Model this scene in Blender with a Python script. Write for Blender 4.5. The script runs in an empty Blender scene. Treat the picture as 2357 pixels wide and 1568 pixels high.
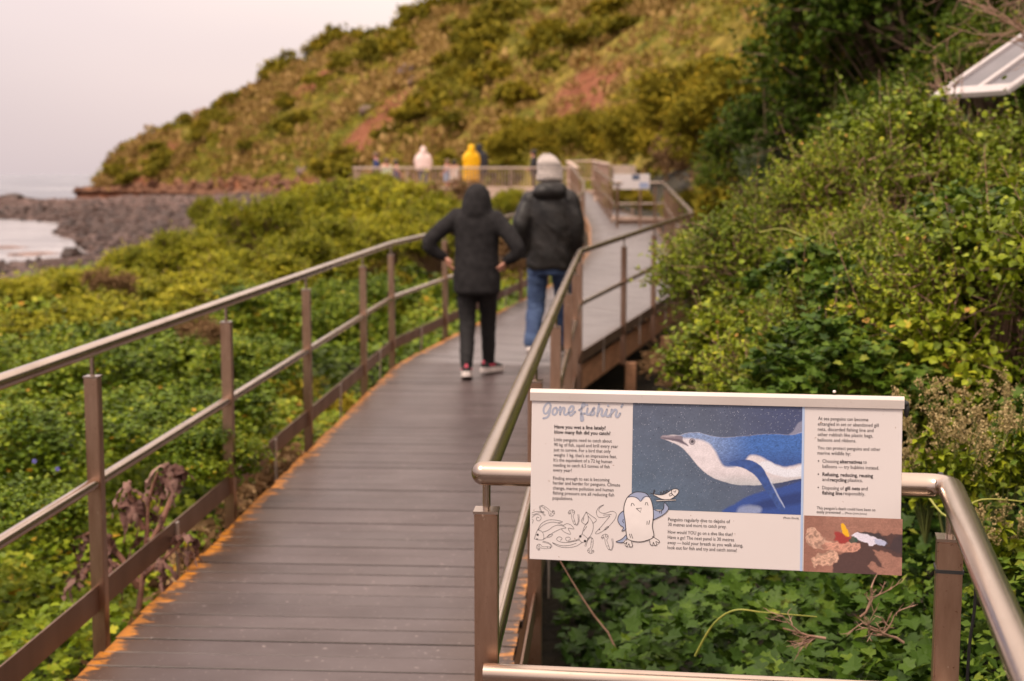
import bpy, bmesh, math, random
import numpy as np
from mathutils import Vector, Matrix, noise as mnoise
random.seed(7); RNG = np.random.default_rng(7)
SC = bpy.context.scene
COL = SC.collection
R_ = math.radians

# ------------------------------------------------------------------ camera, sky, sun, exposure
EYE = 1.66; PITCH = R_(6.69); FPX = 3273.0          # FPX: focal length in px of a 2357 px wide frame (50 mm)
cam_d = bpy.data.cameras.new('camera'); cam = bpy.data.objects.new('camera', cam_d); COL.objects.link(cam)
cam_d.sensor_width = 36; cam_d.lens = 50; cam_d.clip_start = 0.05; cam_d.clip_end = 60000
cam.location = (0, 0, EYE); cam.rotation_euler = (math.pi/2 - PITCH, R_(0.0), 0)
cam_d.dof.use_dof = True; cam_d.dof.focus_distance = 2.87; cam_d.dof.aperture_fstop = 4.4; cam_d.dof.aperture_blades = 9
SC.camera = cam

SUN_EL, SUN_AZ = R_(56), R_(232)      # azimuth measured clockwise from +Y (behind the camera, a little to the left)
w = bpy.data.worlds.new('World'); SC.world = w; w.use_nodes = True
nt = w.node_tree; nt.nodes.clear()
out = nt.nodes.new('ShaderNodeOutputWorld'); bg = nt.nodes.new('ShaderNodeBackground'); bg.inputs[1].default_value = 0.12
sky = nt.nodes.new('ShaderNodeTexSky'); sky.sky_type = 'NISHITA'; sky.sun_disc = False
sky.sun_elevation = SUN_EL; sky.sun_rotation = SUN_AZ; sky.dust_density = 4; sky.air_density = 1.2
tc = nt.nodes.new('ShaderNodeTexCoord')
sep = nt.nodes.new('ShaderNodeSeparateXYZ'); nt.links.new(tc.outputs['Generated'], sep.inputs[0])
# thin pink-grey overcast: warmer to the right, cooler low on the left
ramp = nt.nodes.new('ShaderNodeValToRGB')
def WC(r, g, b, k=8.3): return (r*k, g*k, b*k, 1)
mx = nt.nodes.new('ShaderNodeMath'); mx.operation = 'MULTIPLY_ADD'; mx.inputs[1].default_value = 0.9; mx.inputs[2].default_value = 0.52
nt.links.new(sep.outputs[0], mx.inputs[0])
ns = nt.nodes.new('ShaderNodeTexNoise'); ns.inputs['Scale'].default_value = 1.6; ns.inputs['Detail'].default_value = 3
mp = nt.nodes.new('ShaderNodeMapping'); mp.inputs['Scale'].default_value = (1, 1, 3.0)
nt.links.new(tc.outputs['Generated'], mp.inputs[0]); nt.links.new(mp.outputs[0], ns.inputs['Vector'])
ad = nt.nodes.new('ShaderNodeMath'); ad.operation = 'MULTIPLY_ADD'; ad.inputs[1].default_value = 0.75
nt.links.new(ns.outputs[0], ad.inputs[0])
nt.links.new(mx.outputs[0], ad.inputs[2])
sb = nt.nodes.new('ShaderNodeMath'); sb.operation = 'ADD'; sb.inputs[1].default_value = -0.33; nt.links.new(ad.outputs[0], sb.inputs[0])
el = nt.nodes.new('ShaderNodeMath'); el.operation = 'MULTIPLY_ADD'; el.inputs[1].default_value = 0.9; nt.links.new(sep.outputs[2], el.inputs[0]); nt.links.new(sb.outputs[0], el.inputs[2])
nt.links.new(el.outputs[0], ramp.inputs[0])
cr = ramp.color_ramp
cr.elements[0].position = 0.0; cr.elements[0].color = (0.58, 0.49, 0.51, 1)
cr.elements[1].position = .92; cr.elements[1].color = (1.08, 0.88, 0.76, 1)
e = cr.elements.new(0.45); e.color = (0.78, 0.635, 0.62, 1)
vm = nt.nodes.new('ShaderNodeVectorMath'); vm.operation = 'SCALE'; vm.inputs['Scale'].default_value = 4.75
nt.links.new(ramp.outputs[0], vm.inputs[0])
mix = nt.nodes.new('ShaderNodeMix'); mix.data_type = 'RGBA'; mix.inputs[0].default_value = 0.9
# an overcast sky brightens smoothly from the horizon to the zenith
zc = nt.nodes.new('ShaderNodeMath'); zc.operation = 'MAXIMUM'; zc.inputs[1].default_value = 0; nt.links.new(sep.outputs[2], zc.inputs[0])
zg = nt.nodes.new('ShaderNodeMath'); zg.operation = 'MULTIPLY_ADD'; zg.inputs[1].default_value = .9; zg.inputs[2].default_value = 1.0; nt.links.new(zc.outputs[0], zg.inputs[0])
vz = nt.nodes.new('ShaderNodeVectorMath'); vz.operation = 'SCALE'; nt.links.new(vm.outputs[0], vz.inputs[0]); nt.links.new(zg.outputs[0], vz.inputs['Scale'])
nt.links.new(sky.outputs[0], mix.inputs[6]); nt.links.new(vz.outputs[0], mix.inputs[7])
nt.links.new(mix.outputs[2], bg.inputs[0]); nt.links.new(bg.outputs[0], out.inputs[0])
sun_d = bpy.data.lights.new('sun', 'SUN'); sun = bpy.data.objects.new('sun', sun_d); COL.objects.link(sun)
sun_d.energy = 1.5; sun_d.angle = R_(14); sun_d.color = (1.0, 0.85, 0.70)
sdir = Vector((math.sin(SUN_AZ)*math.cos(SUN_EL), math.cos(SUN_AZ)*math.cos(SUN_EL), math.sin(SUN_EL)))
sun.rotation_euler = (-sdir).to_track_quat('-Z', 'Y').to_euler()
SC.view_settings.view_transform = 'Standard'; SC.view_settings.look = 'None'
SC.view_settings.exposure = 1.0; SC.view_settings.gamma = 1.0; SC.view_settings.use_curve_mapping = False
SC.cycles.max_bounces = 6; SC.cycles.diffuse_bounces = 3; SC.cycles.transmission_bounces = 4; SC.cycles.transparent_max_bounces = 4
SC.cycles.use_denoising = True
SC.cycles.use_adaptive_sampling = True; SC.cycles.adaptive_threshold = 0.015

# ------------------------------------------------------------------ survey helpers (photo pixel -> world point)
def ray(x, y):
    a, b = (x-1178.5)/FPX, (784-y)/FPX
    s, c = math.sin(PITCH), math.cos(PITCH)
    return np.array([a, c + s*b, -s + c*b])
def at_z(x, y, z):
    d = ray(x, y); return np.array([0, 0, EYE]) + d*((z-EYE)/d[2])
def at_y(x, y, Y):
    d = ray(x, y); return np.array([0, 0, EYE]) + d*(Y/d[1])

# ------------------------------------------------------------------ noise
def _h(i, j, s):
    i = i.astype(np.int64).astype(np.uint32); j = j.astype(np.int64).astype(np.uint32)
    h = i*np.uint32(374761393) + j*np.uint32(668265263) + np.uint32((s*974711+12345) & 0xffffffff)
    h = (h ^ (h >> np.uint32(13)))*np.uint32(1274126177); h = h ^ (h >> np.uint32(16))
    return h.astype(np.float64)/4294967295.0
def vnoise(x, y, s=0):
    x = np.asarray(x, float); y = np.asarray(y, float)
    i, j = np.floor(x), np.floor(y); u, v = x-i, y-j
    u = u*u*(3-2*u); v = v*v*(3-2*v)
    return (_h(i,j,s)*(1-u)+_h(i+1,j,s)*u)*(1-v) + (_h(i,j+1,s)*(1-u)+_h(i+1,j+1,s)*u)*v
def fbm(x, y, s=0, o=4):
    t = 0; a = .5; n = 0
    for k in range(o):
        t = t + a*vnoise(np.asarray(x)*2**k, np.asarray(y)*2**k, s+k*17); n += a; a *= .5
    return t/n
def smooth(a, b, x):
    t = np.clip((x-a)/(b-a), 0, 1); return t*t*(3-2*t)

# ------------------------------------------------------------------ objects
def link(name, me, m=None, parent=None):
    o = bpy.data.objects.new(name, me); COL.objects.link(o)
    if m is not None and me is not None:
        if len(me.materials) == 0: me.materials.append(m)
    if parent is not None: o.parent = parent
    return o
def tag(o, label=None, cat=None, group=None, kind=None):
    if label: o['label'] = label
    if cat: o['category'] = cat
    if group: o['group'] = group
    if kind: o['kind'] = kind
    return o
def empty(name, loc=(0,0,0), rz=0, label=None, cat=None, group=None):
    o = bpy.data.objects.new(name, None); COL.objects.link(o); o.empty_display_size = .1
    o.location = loc; o.rotation_euler = (0,0,rz)
    return tag(o, label, cat, group)
def kids(o): return [c for c in COL.objects if c.parent == o]
def arr_mesh(name, V, F, attrs=None, smooth_=False):
    V = np.asarray(V, np.float32).reshape(-1,3); F = np.asarray(F, np.int32); k = F.shape[1]
    me = bpy.data.meshes.new(name)
    me.vertices.add(len(V)); me.vertices.foreach_set('co', V.ravel())
    me.loops.add(F.size); me.loops.foreach_set('vertex_index', F.ravel())
    me.polygons.add(len(F)); me.polygons.foreach_set('loop_start', np.arange(0, F.size, k, dtype=np.int32))
    me.polygons.foreach_set('use_smooth', np.full(len(F), bool(smooth_)))
    for an, dat in (attrs or {}).items():
        dat = np.asarray(dat, np.float32)
        if dat.ndim == 1:
            a = me.attributes.new(an, 'FLOAT', 'POINT'); a.data.foreach_set('value', dat)
        else:
            a = me.attributes.new(an, 'FLOAT_COLOR', 'POINT'); a.data.foreach_set('color', dat.ravel())
    me.update(calc_edges=True); me.validate()
    return me

class MB:
    """collects faces, builds ONE mesh"""
    def __init__(s): s.v = []; s.f = []; s.sm = []
    def add(s, vs, fs, sm=False):
        b = len(s.v); s.v += [tuple(map(float, p)) for p in vs]; s.f += [tuple(b+i for i in f) for f in fs]; s.sm += [sm]*len(fs)
    def hexa(s, p):   # p: 8 corners, bottom ring then top ring
        s.add(p, [(3,2,1,0),(4,5,6,7),(0,1,5,4),(1,2,6,5),(2,3,7,6),(3,0,4,7)])
    def box(s, c, sz, rz=0):
        c = np.array(c, float); a, b = math.cos(rz), math.sin(rz); q = []
        for dz in (-.5,.5):
            for dx, dy in ((-.5,-.5),(.5,-.5),(.5,.5),(-.5,.5)):
                x, y = dx*sz[0], dy*sz[1]
                q.append(c + (x*a-y*b, x*b+y*a, dz*sz[2]))
        s.hexa(q)
    def bar(s, p, q, wd, ht, up=(0,0,1)):
        p = np.array(p, float); q = np.array(q, float); d = q-p; d /= np.linalg.norm(d)
        sd = np.cross(d, up); sd /= np.linalg.norm(sd); u = np.cross(sd, d)
        r = []
        for t in (-.5, .5):
            for e, k in ((p,-.5),(p,.5),(q,.5),(q,-.5)): r.append(e + sd*k*wd + u*t*ht)
        s.hexa(r)
    def tube(s, pts, r, n=10, cap=True, sm=True, round_end=False):
        pts = [np.array(p, float) for p in pts]; m = len(pts)
        rr = list(r) if hasattr(r, '__len__') else [r]*m
        T = []
        for i in range(m):
            d = (pts[min(i+1,m-1)]-pts[i]); e = pts[i]-pts[max(i-1,0)]
            dn, en = np.linalg.norm(d), np.linalg.norm(e)
            t = (d/dn if dn > 1e-9 else 0) + (e/en if en > 1e-9 else 0)
            T.append(t/max(np.linalg.norm(t),1e-9))
        ref = np.array([0,0,1.]) if abs(T[0][2]) < .9 else np.array([1.,0,0])
        rings = []; u = np.cross(T[0], ref); u /= np.linalg.norm(u)
        for i in range(m):
            u = u - T[i]*np.dot(u, T[i]); u /= np.linalg.norm(u); v = np.cross(T[i], u)
            k = 1.0
            if 0 < i < m-1:     # mitre
                e = pts[i]-pts[i-1]; e /= max(np.linalg.norm(e),1e-9); c = max(abs(np.dot(e, T[i])), .5)
                ax = np.cross(e, T[i]); an = np.linalg.norm(ax)
                if an > 1e-6:
                    ax /= an; b = np.cross(T[i], ax)
                    rings.append([pts[i] + rr[i]*(ax*np.dot(w_, ax) + b*np.dot(w_, b)/c) for w_ in
                        [u*math.cos(2*math.pi*j/n)+v*math.sin(2*math.pi*j/n) for j in range(n)]]); continue
            rings.append([pts[i] + rr[i]*(u*math.cos(2*math.pi*j/n)+v*math.sin(2*math.pi*j/n)) for j in range(n)])
        vs = [p for R in rings for p in R]
        fs = [(i*n+j, i*n+(j+1)%n, (i+1)*n+(j+1)%n, (i+1)*n+j) for i in range(m-1) for j in range(n)]
        s.add(vs, fs, sm)
        if cap:
            s.add(rings[0], [tuple(range(n-1,-1,-1))]); s.add(rings[-1], [tuple(range(n))])
    def rings(s, R, sm=True, cap=True):
        n = len(R[0]); vs = [p for r in R for p in r]
        s.add(vs, [(i*n+j, i*n+(j+1)%n, (i+1)*n+(j+1)%n, (i+1)*n+j) for i in range(len(R)-1) for j in range(n)], sm)
        if cap: s.add(R[0], [tuple(range(n-1,-1,-1))]); s.add(R[-1], [tuple(range(n))])
    def sphere(s, c, r, n=10, m=6):
        r = np.array(r if hasattr(r,'__len__') else (r,r,r), float); c = np.array(c, float); R = []
        for i in range(m+1):
            a = -math.pi/2 + math.pi*(i/m)*.98 + .01*math.pi
            R.append([c + r*np.array([math.cos(a)*math.cos(2*math.pi*j/n), math.cos(a)*math.sin(2*math.pi*j/n), math.sin(a)]) for j in range(n)])
        s.rings(R)
    def mesh(s, name):
        me = bpy.data.meshes.new(name); me.from_pydata(s.v, [], s.f); me.polygons.foreach_set('use_smooth', s.sm); me.update(); return me
    def build(s, name, m=None, parent=None, bevel=0, loc=None, kind=None):
        me = s.mesh(name)
        if bevel:
            bm = bmesh.new(); bm.from_mesh(me); bmesh.ops.remove_doubles(bm, verts=bm.verts, dist=1e-5)
            bmesh.ops.bevel(bm, geom=[e for e in bm.edges if len(e.link_faces)==2 and e.calc_face_angle(0) > .6], offset=bevel, segments=2, affect='EDGES', profile=.5)
            bm.to_mesh(me); bm.free()
        o = link(name, me, m, parent)
        if loc is not None: o.location = loc
        if kind: o['kind'] = kind
        return o
def remesh(mb, voxel, smooth_it=2, name='m', keep_mod=None):
    me = mb.mesh(name); o = bpy.data.objects.new('tmp', me); COL.objects.link(o)
    md = o.modifiers.new('r', 'REMESH'); md.mode = 'VOXEL'; md.voxel_size = voxel; md.use_smooth_shade = True
    if smooth_it:
        sm = o.modifiers.new('s', 'SMOOTH'); sm.iterations = smooth_it; sm.factor = .5
    dg = bpy.context.evaluated_depsgraph_get(); r = bpy.data.meshes.new_from_object(o.evaluated_get(dg))
    bpy.data.objects.remove(o); bpy.data.meshes.remove(me); r.name = name
    return r
def catmull(P, k=6, closed=False):
    P = [np.array(p, float) for p in P]; n = len(P); o = []
    if n < 3 and not closed: return P
    rng = range(n) if closed else range(n-1)
    for i in rng:
        g = (lambda q: P[q % n]) if closed else (lambda q: P[min(max(q,0),n-1)])
        a, b, c, d = g(i-1), g(i), g(i+1), g(i+2)
        for t in np.linspace(0, 1, k, endpoint=False):
            o.append(.5*((2*b)+(c-a)*t+(2*a-5*b+4*c-d)*t*t+(3*b-a-3*c+d)*t**3))
    if not closed: o.append(P[-1])
    return o

# ------------------------------------------------------------------ materials
MAT = {}
def S(r, g, b):   # sRGB 0-255 -> linear
    return tuple(((c/255)/12.92 if c/255 <= .04045 else ((c/255+.055)/1.055)**2.4) for c in (r,g,b))
def new_mat(name):
    m = bpy.data.materials.new(name); m.use_nodes = True; n = m.node_tree; n.nodes.clear()
    o = n.nodes.new('ShaderNodeOutputMaterial'); p = n.nodes.new('ShaderNodeBsdfPrincipled'); n.links.new(p.outputs[0], o.inputs[0])
    MAT[name] = m; return m, n, p, o
def rampn(n, fac, stops):
    r = n.nodes.new('ShaderNodeValToRGB'); c = r.color_ramp
    c.elements[0].position, c.elements[0].color = stops[0][0], (*stops[0][1], 1)
    c.elements[1].position, c.elements[1].color = stops[-1][0], (*stops[-1][1], 1)
    for p, q in stops[1:-1]:
        e = c.elements.new(p); e.color = (*q, 1)
    n.links.new(fac, r.inputs[0]); return r.outputs[0]
def noisen(n, scale, detail=4, rough=.55, coord='Object', stretch=None):
    t = n.nodes.new('ShaderNodeTexCoord') if coord != 'Position' else n.nodes.new('ShaderNodeNewGeometry')
    o = t.outputs[coord]
    if stretch:
        mp = n.nodes.new('ShaderNodeMapping'); mp.inputs['Scale'].default_value = stretch; n.links.new(o, mp.inputs[0]); o = mp.outputs[0]
    x = n.nodes.new('ShaderNodeTexNoise'); x.inputs['Scale'].default_value = scale; x.inputs['Detail'].default_value = detail; x.inputs['Roughness'].default_value = rough
    n.links.new(o, x.inputs['Vector']); return x.outputs[0]
def bumpn(n, p, h, strength, dist=.01):
    b = n.nodes.new('ShaderNodeBump'); b.inputs['Strength'].default_value = strength; b.inputs['Distance'].default_value = dist
    n.links.new(h, b.inputs['Height']); n.links.new(b.outputs[0], p.inputs['Normal'])
def mat(name, c1, c2=None, scale=8, rough=.6, metal=0, bump=0, coord='Position', spec=.5, stretch=None, detail=4, bdist=.005, lo=.35, hi=.65):
    m, n, p, o = new_mat(name)
    p.inputs['Roughness'].default_value = rough; p.inputs['Metallic'].default_value = metal; p.inputs['Specular IOR Level'].default_value = spec
    if c2 is None: c2 = tuple(x*.8 for x in c1)
    f = noisen(n, scale, detail, coord=coord, stretch=stretch)
    n.links.new(rampn(n, f, [(lo, c1), (hi, c2)]), p.inputs['Base Color'])
    if bump: bumpn(n, p, f, bump, bdist)
    return m
def leaf_mat(name, stops, rough=.45, trans=.25, spec=.4):
    m, n, p, o = new_mat(name)
    a = n.nodes.new('ShaderNodeAttribute'); a.attribute_name = 'tint'
    c = rampn(n, a.outputs['Fac'], stops)
    n.links.new(c, p.inputs['Base Color']); p.inputs['Roughness'].default_value = rough; p.inputs['Specular IOR Level'].default_value = spec
    t = n.nodes.new('ShaderNodeBsdfTranslucent'); n.links.new(c, t.inputs[0])
    mx = n.nodes.new('ShaderNodeMixShader'); mx.inputs[0].default_value = trans
    n.links.new(p.outputs[0], mx.inputs[1]); n.links.new(t.outputs[0], mx.inputs[2]); n.links.new(mx.outputs[0], o.inputs[0])
    return m
def metal_mat(name, c1, c2, rough, stain, streak=(1,1,1), sc=5, sk=.2):
    m, n, p, o = new_mat(name)
    p.inputs['Metallic'].default_value = 1.0
    a = noisen(n, sc, 2 if sc < 6 else 6, .5 if sc < 6 else .65, 'Position', streak); b = noisen(n, 120, 2, .5, 'Position')
    c = rampn(n, a, [(.3, c1), (.55, tuple((x+y)/2 for x, y in zip(c1, c2))), (.75, c2)])
    d = rampn(n, b, [(.0, (1,1,1)), (.68, (1,1,1)), (.76, stain)])
    mm = n.nodes.new('ShaderNodeMix'); mm.data_type = 'RGBA'; mm.blend_type = 'MULTIPLY'; mm.inputs[0].default_value = sk
    n.links.new(c, mm.inputs[6]); n.links.new(d, mm.inputs[7]); n.links.new(mm.outputs[2], p.inputs['Base Color'])
    if sk > .5:     # pale flecks of salt and droppings
        fl = rampn(n, noisen(n, 60, 3, .6, 'Position', (1,1,.6)), [(.70,(0,0,0)),(.735,(1,1,1))]); m3 = n.nodes.new('ShaderNodeMix'); m3.data_type = 'RGBA'
        n.links.new(fl, m3.inputs[0]); n.links.new(mm.outputs[2], m3.inputs[6]); m3.inputs[7].default_value = (.72,.58,.47,1); n.links.new(m3.outputs[2], p.inputs['Base Color'])
    r = n.nodes.new('ShaderNodeMapRange'); r.inputs['To Min'].default_value = rough-.05; r.inputs['To Max'].default_value = rough+.08
    n.links.new(a, r.inputs['Value']); n.links.new(r.outputs[0], p.inputs['Roughness'])
    return m
metal_mat('rail_steel', (.57,.465,.39), (.44,.345,.28), .21, (.55,.4,.3))
metal_mat('post_steel', (.56,.38,.28), (.27,.15,.095), .33, (.45,.3,.22), (1,1,.22), 16, .8)
metal_mat('plate_steel', (.30,.20,.15), (.20,.125,.09), .45, (.5,.4,.3), (1,1,.4))
metal_mat('pale_steel', (.74,.66,.60), (.62,.54,.48), .36, (.6,.5,.42))
mat('rubber', (.012,.012,.013), (.02,.02,.02), rough=.5)
mat('soil', (.035,.026,.014), (.06,.042,.022), scale=3, rough=.95, bump=.6)
mat('timber', (.50,.26,.14), (.34,.17,.09), scale=6, rough=.75, stretch=(1,1,6), bump=.3)
mat('timber_pale', (.62,.45,.36), (.48,.34,.27), scale=6, rough=.75, bump=.2)
mat('bark', (.12,.075,.045), (.2,.13,.09), scale=14, rough=.9, bump=.5)
mat('twig', (.24,.13,.085), (.34,.21,.15), scale=20, rough=.85)
mat('green_stem', (.085,.105,.022), (.13,.14,.035), scale=20, rough=.6)
mat('tendril', (.34,.32,.06), (.25,.28,.05), scale=20, rough=.5)

# ================================================================== THE LAND
SEA = -3.0
def seg_dist(X, Y, poly, closed=False):
    d = np.full(np.shape(X), 1e9); n = len(poly)
    for i in range(n if closed else n-1):
        (x0,y0),(x1,y1) = poly[i], poly[(i+1)%n]
        dx, dy = x1-x0, y1-y0; t = np.clip(((X-x0)*dx+(Y-y0)*dy)/(dx*dx+dy*dy), 0, 1)
        d = np.minimum(d, np.hypot(X-x0-t*dx, Y-y0-t*dy))
    return d
def inside(X, Y, poly):
    c = np.zeros(np.shape(X), bool); n = len(poly)
    for i in range(n):
        (x0,y0),(x1,y1) = poly[i], poly[(i+1)%n]
        k = ((y0 > Y) != (y1 > Y)); xx = x0+(Y-y0)/(y1-y0+1e-12)*(x1-x0); c ^= k & (X < xx)
    return c
POOL = [(-160,70),(-40,70),(-27,71.5),(-23.5,80),(-26.5,88),(-30,98),(-36,112),(-43,136),(-56,151),(-90,150),(-160,146)]
OPEN = [(-400,196),(-120,205),(-88,216),(-78,206),(-66,216),(-63,232),(-56,262),(-30,330),(200,420),(-400,420)]
BANK = [(-9,-30),(-7.5,10),(-8.2,20),(-10.2,27.5),(-8.8,33),(-8.2,40),(-8.6,48),(-12,62),(-13,80),(-14,100),(-22,130)]
def bank_d(X, Y):      # >0 on the sea side of the bank edge
    bx = np.interp(Y, [p[1] for p in BANK], [p[0] for p in BANK]); return bx - X
def beach(X, Y):
    dw = np.minimum(seg_dist(X, Y, POOL, True), seg_dist(X, Y, OPEN, True))
    wet = inside(X, Y, POOL) | inside(X, Y, OPEN)
    z = SEA + np.where(wet, -.05*dw-.15, np.where(Y < 74, np.minimum(.025*dw+.12, .8), np.minimum(np.interp(X, [-60,-38,-26], [.035,.05,.085])*dw+.12, 2.4)))
    am = np.where(wet, .15, np.clip(.1+.07*dw, 0, .9)*np.where(Y < 76, .35, 1)); return z + am*(fbm(X*.45, Y*.45, 5, 4)-.5) + am*.35*(vnoise(X*1.7, Y*1.7, 9)-.5)
GA = [-.32,-.287,-.22,-.16,-.10,-.036,.05,.10,.20,.30,.45,.7]
def hill_ctl(a):
    Yf = np.interp(a, GA, [226,219,186,156,126,100,72,60,40,29,21,15])
    zf = np.interp(a, GA, [-1.2,-1.0,-1.0,-.9,-.6,-.1,.5,.9,1.2,1.9,2.6,3.0])
    Yr = np.interp(a, GA, [230,226,221,212,200,190,170,152,122,100,84,70])
    px = [(170,500),(190,470),(210,444),(230,420),(242,402),(278,352),(327,322),(392,291),(458,272),(520,246),(556,231),(600,200),(638,182),(720,150),(770,112),(818,97),(870,88),(916,72),(960,50),(1014,30),(1060,4),(1200,-60),(1500,-160),(1900,-260),(2800,-300)]
    ts = np.interp(a, [(p[0]-1178.5)/FPX for p in px], [math.tan(math.atan((784-p[1])/FPX)-PITCH) for p in px])
    return Yf, zf, Yr, EYE + ts*Yr
def hill_z(a, s):
    Yf, zf, Yr, zr = hill_ctl(a)
    Y = Yf + (Yr-Yf)*s; X = a*Y
    pr = np.where(s < 1, np.clip(s,0,1)**.88, 1-.5*(s-1))
    z = zf + (zr-zf)*pr
    env = smooth(0,.1,s)*(1-smooth(.82,1.0,s)) * np.clip((zr-zf)/16, .1, 1)
    z = z + env*(5.0*(fbm(X*.035+7, Y*.035, 3, 4)-.5) + 2.0*(fbm(X*.15, Y*.15, 8, 3)-.5))
    z = z + .6*(fbm(X*.5, Y*.5, 4, 2)-.5)*smooth(0,.1,s)
    return X, Y, z
def ground_z(X, Y):
    X = np.asarray(X, float); Y = np.asarray(Y, float)
    left = -.66 + .35*(fbm(X*.25, Y*.25, 2, 3)-.5) + .4*smooth(18,45,Y) - .075*np.clip(-X-2.5,0,8)
    # bank to the right of the walkway, rising away from it; hollow under the bridge
    xr = np.interp(Y, [-10,3,12.3,18.2,33,50,90], [.7,.15,.65,2.3,3.4,4.0,3.0])
    rise = np.clip(X-xr, 0, 30)
    rgt = -.55 + .62*np.minimum(rise, 5) + .25*np.clip(rise-5,0,25) + .4*(fbm(X*.4, Y*.4, 6, 3)-.5)*smooth(0,1.5,rise)
    rgt = rgt - .55*np.exp(-((Y-12.5)/3.2)**2)*np.exp(-(rise/1.0)**2) + .015*np.clip(Y-18,0,60)
    k = smooth(-.2, .2, X-xr+.4)
    z = left*(1-k) + rgt*k
    bd = bank_d(X, Y); t = smooth(0, 7, bd)
    return z*(1-t) + (beach(X, Y)-.0)*t

# one ground sheet: fine near the walkway, coarse further off, out past the beach
def grid_sheet(name, xs, ys, fz, m, kind='structure'):
    X, Y = np.meshgrid(xs, ys); Z = fz(X, Y); nx, ny = len(xs), len(ys)
    V = np.stack([X, Y, Z], -1).reshape(-1,3)
    i = np.arange(ny-1)[:,None]*nx + np.arange(nx-1)[None]
    F = np.stack([i, i+1, i+nx+1, i+nx], -1).reshape(-1,4)
    o = link(name, arr_mesh(name, V, F, smooth_=True), m); tag(o, kind=kind); return o
m, n, p, o_ = new_mat('ground_mat')
g = n.nodes.new('ShaderNodeNewGeometry'); sp = n.nodes.new('ShaderNodeSeparateXYZ'); n.links.new(g.outputs['Position'], sp.inputs[0])
f = noisen(n, .9, 6, .6, 'Position'); f2 = noisen(n, 6, 4, .6, 'Position')
cs = rampn(n, f2, [(.3,(.016,.013,.007)),(.7,(.042,.033,.017))])
cb = rampn(n, f, [(.3,(.034,.019,.016)),(.48,(.07,.039,.031)),(.62,(.12,.07,.055)),(.75,(.19,.12,.10))])
mr = n.nodes.new('ShaderNodeMapRange'); mr.inputs['From Min'].default_value = -1.6; mr.inputs['From Max'].default_value = -1.1; n.links.new(sp.outputs[2], mr.inputs[0])
mm = n.nodes.new('ShaderNodeMix'); mm.data_type = 'RGBA'; n.links.new(mr.outputs[0], mm.inputs[0]); n.links.new(cb, mm.inputs[6]); n.links.new(cs, mm.inputs[7])
n.links.new(mm.outputs[2], p.inputs['Base Color']); p.inputs['Roughness'].default_value = .9; bumpn(n, p, f2, .8, .05)
xs = np.concatenate([np.arange(-150,-45,3.), np.arange(-45,-12,.8), np.arange(-12,9,.3), np.arange(9,60,2.)])
ys = np.concatenate([np.arange(-40,-2,2.), np.arange(-2,45,.3), np.arange(45,160,.9), np.arange(160,262,2.)])
ground = grid_sheet('ground', xs, ys, ground_z, MAT['ground_mat'])

# sea
m, n, p, o_ = new_mat('sea_mat')
f = noisen(n, .35, 5, .6, 'Position', (1,2.2,1)); f2 = noisen(n, .018, 3, .5, 'Position', (1,7,1))
n.links.new(rampn(n, f2, [(.36,(.10,.115,.155)),(.60,(.24,.245,.275)),(.68,(.55,.54,.56))]), p.inputs['Base Color'])
p.inputs['Roughness'].default_value = .22; p.inputs['IOR'].default_value = 1.33; bumpn(n, p, f, 1.0, 1.6)
mb = MB(); mb.add([(-30000,60,SEA),(30000,60,SEA),(30000,40000,SEA),(-30000,40000,SEA)], [(0,1,2,3)])
mb.build('sea', MAT['sea_mat'], kind='structure')
m, n, p, o_ = new_mat('pool_mat'); f = noisen(n, 1.1, 4, .6, 'Position', (1,2.5,1))
n.links.new(rampn(n, noisen(n, .16, 5, .7, 'Position', (1,3,1)), [(.36,(.12,.11,.115)),(.50,(.25,.235,.235)),(.64,(.50,.47,.465))]), p.inputs['Base Color']); p.inputs['Roughness'].default_value = .18; p.inputs['IOR'].default_value = 1.33; bumpn(n, p, f, .12, .08)
mb = MB(); mb.add([(x, y, SEA+.02) for x, y in POOL], [tuple(range(len(POOL)))]); mb.build('rock_pool', MAT['pool_mat'], kind='structure')

# the headland
na, nsn = 420, 200
A = np.linspace(-.305, .66, na); Sx = np.concatenate([np.linspace(-.06, 1.0, nsn-30), np.linspace(1.006, 1.6, 30)])
aa, ss = np.meshgrid(A, Sx); HX, HY, HZ = hill_z(aa, ss)
HZ = np.where(ss < 0, HZ - 1.2*(-ss/.06), HZ)
V = np.stack([HX, HY, HZ], -1).reshape(-1,3); i = np.arange(len(Sx)-1)[:,None]*na + np.arange(na-1)[None]
F = np.stack([i, i+1, i+na+1, i+na], -1).reshape(-1,4)
def hill_ray(x, y):      # the point of the hillside seen at a photo pixel
    d = ray(x, y); a = d[0]/d[1]; s = np.linspace(0, 1, 400); X, Y, Z = hill_z(np.full(400, a), s)
    e = (Z-EYE)/Y - d[2]/d[1]; k = np.argmax(e > 0); return np.array([X[k], Y[k], Z[k]])
bare = np.zeros(len(V))
for px, py, r in ((1345,205,3.6),(1330,235,3.4),(1315,255,2.6),(1365,190,2.4),(835,320,4.2),(820,350,3.5),(870,290,3.5),(905,230,3.0),(800,372,3.2),(360,370,5.5),(345,392,5),(690,215,2.6),(735,185,2.6),(930,150,2.2),(1010,300,2),(1385,290,2.4)):
    c = hill_ray(px, py); d = np.linalg.norm((V-c)*np.array([1,.55,1.2]), axis=1)
    bare = np.maximum(bare, 1-smooth(.6, 1.15, d/r + .5*(fbm(V[:,0]*.5, V[:,1]*.5, 31, 3)-.5)))
foot = 1-smooth(.01,.09, ss.reshape(-1) + .14*(fbm(V[:,0]*.2, V[:,1]*.2, 12, 3)-.5)); foot = foot*(V[:,0] < -12)
m, n, p, o_ = new_mat('hill_mat')
at = n.nodes.new('ShaderNodeAttribute'); at.attribute_name = 'bare'
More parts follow.
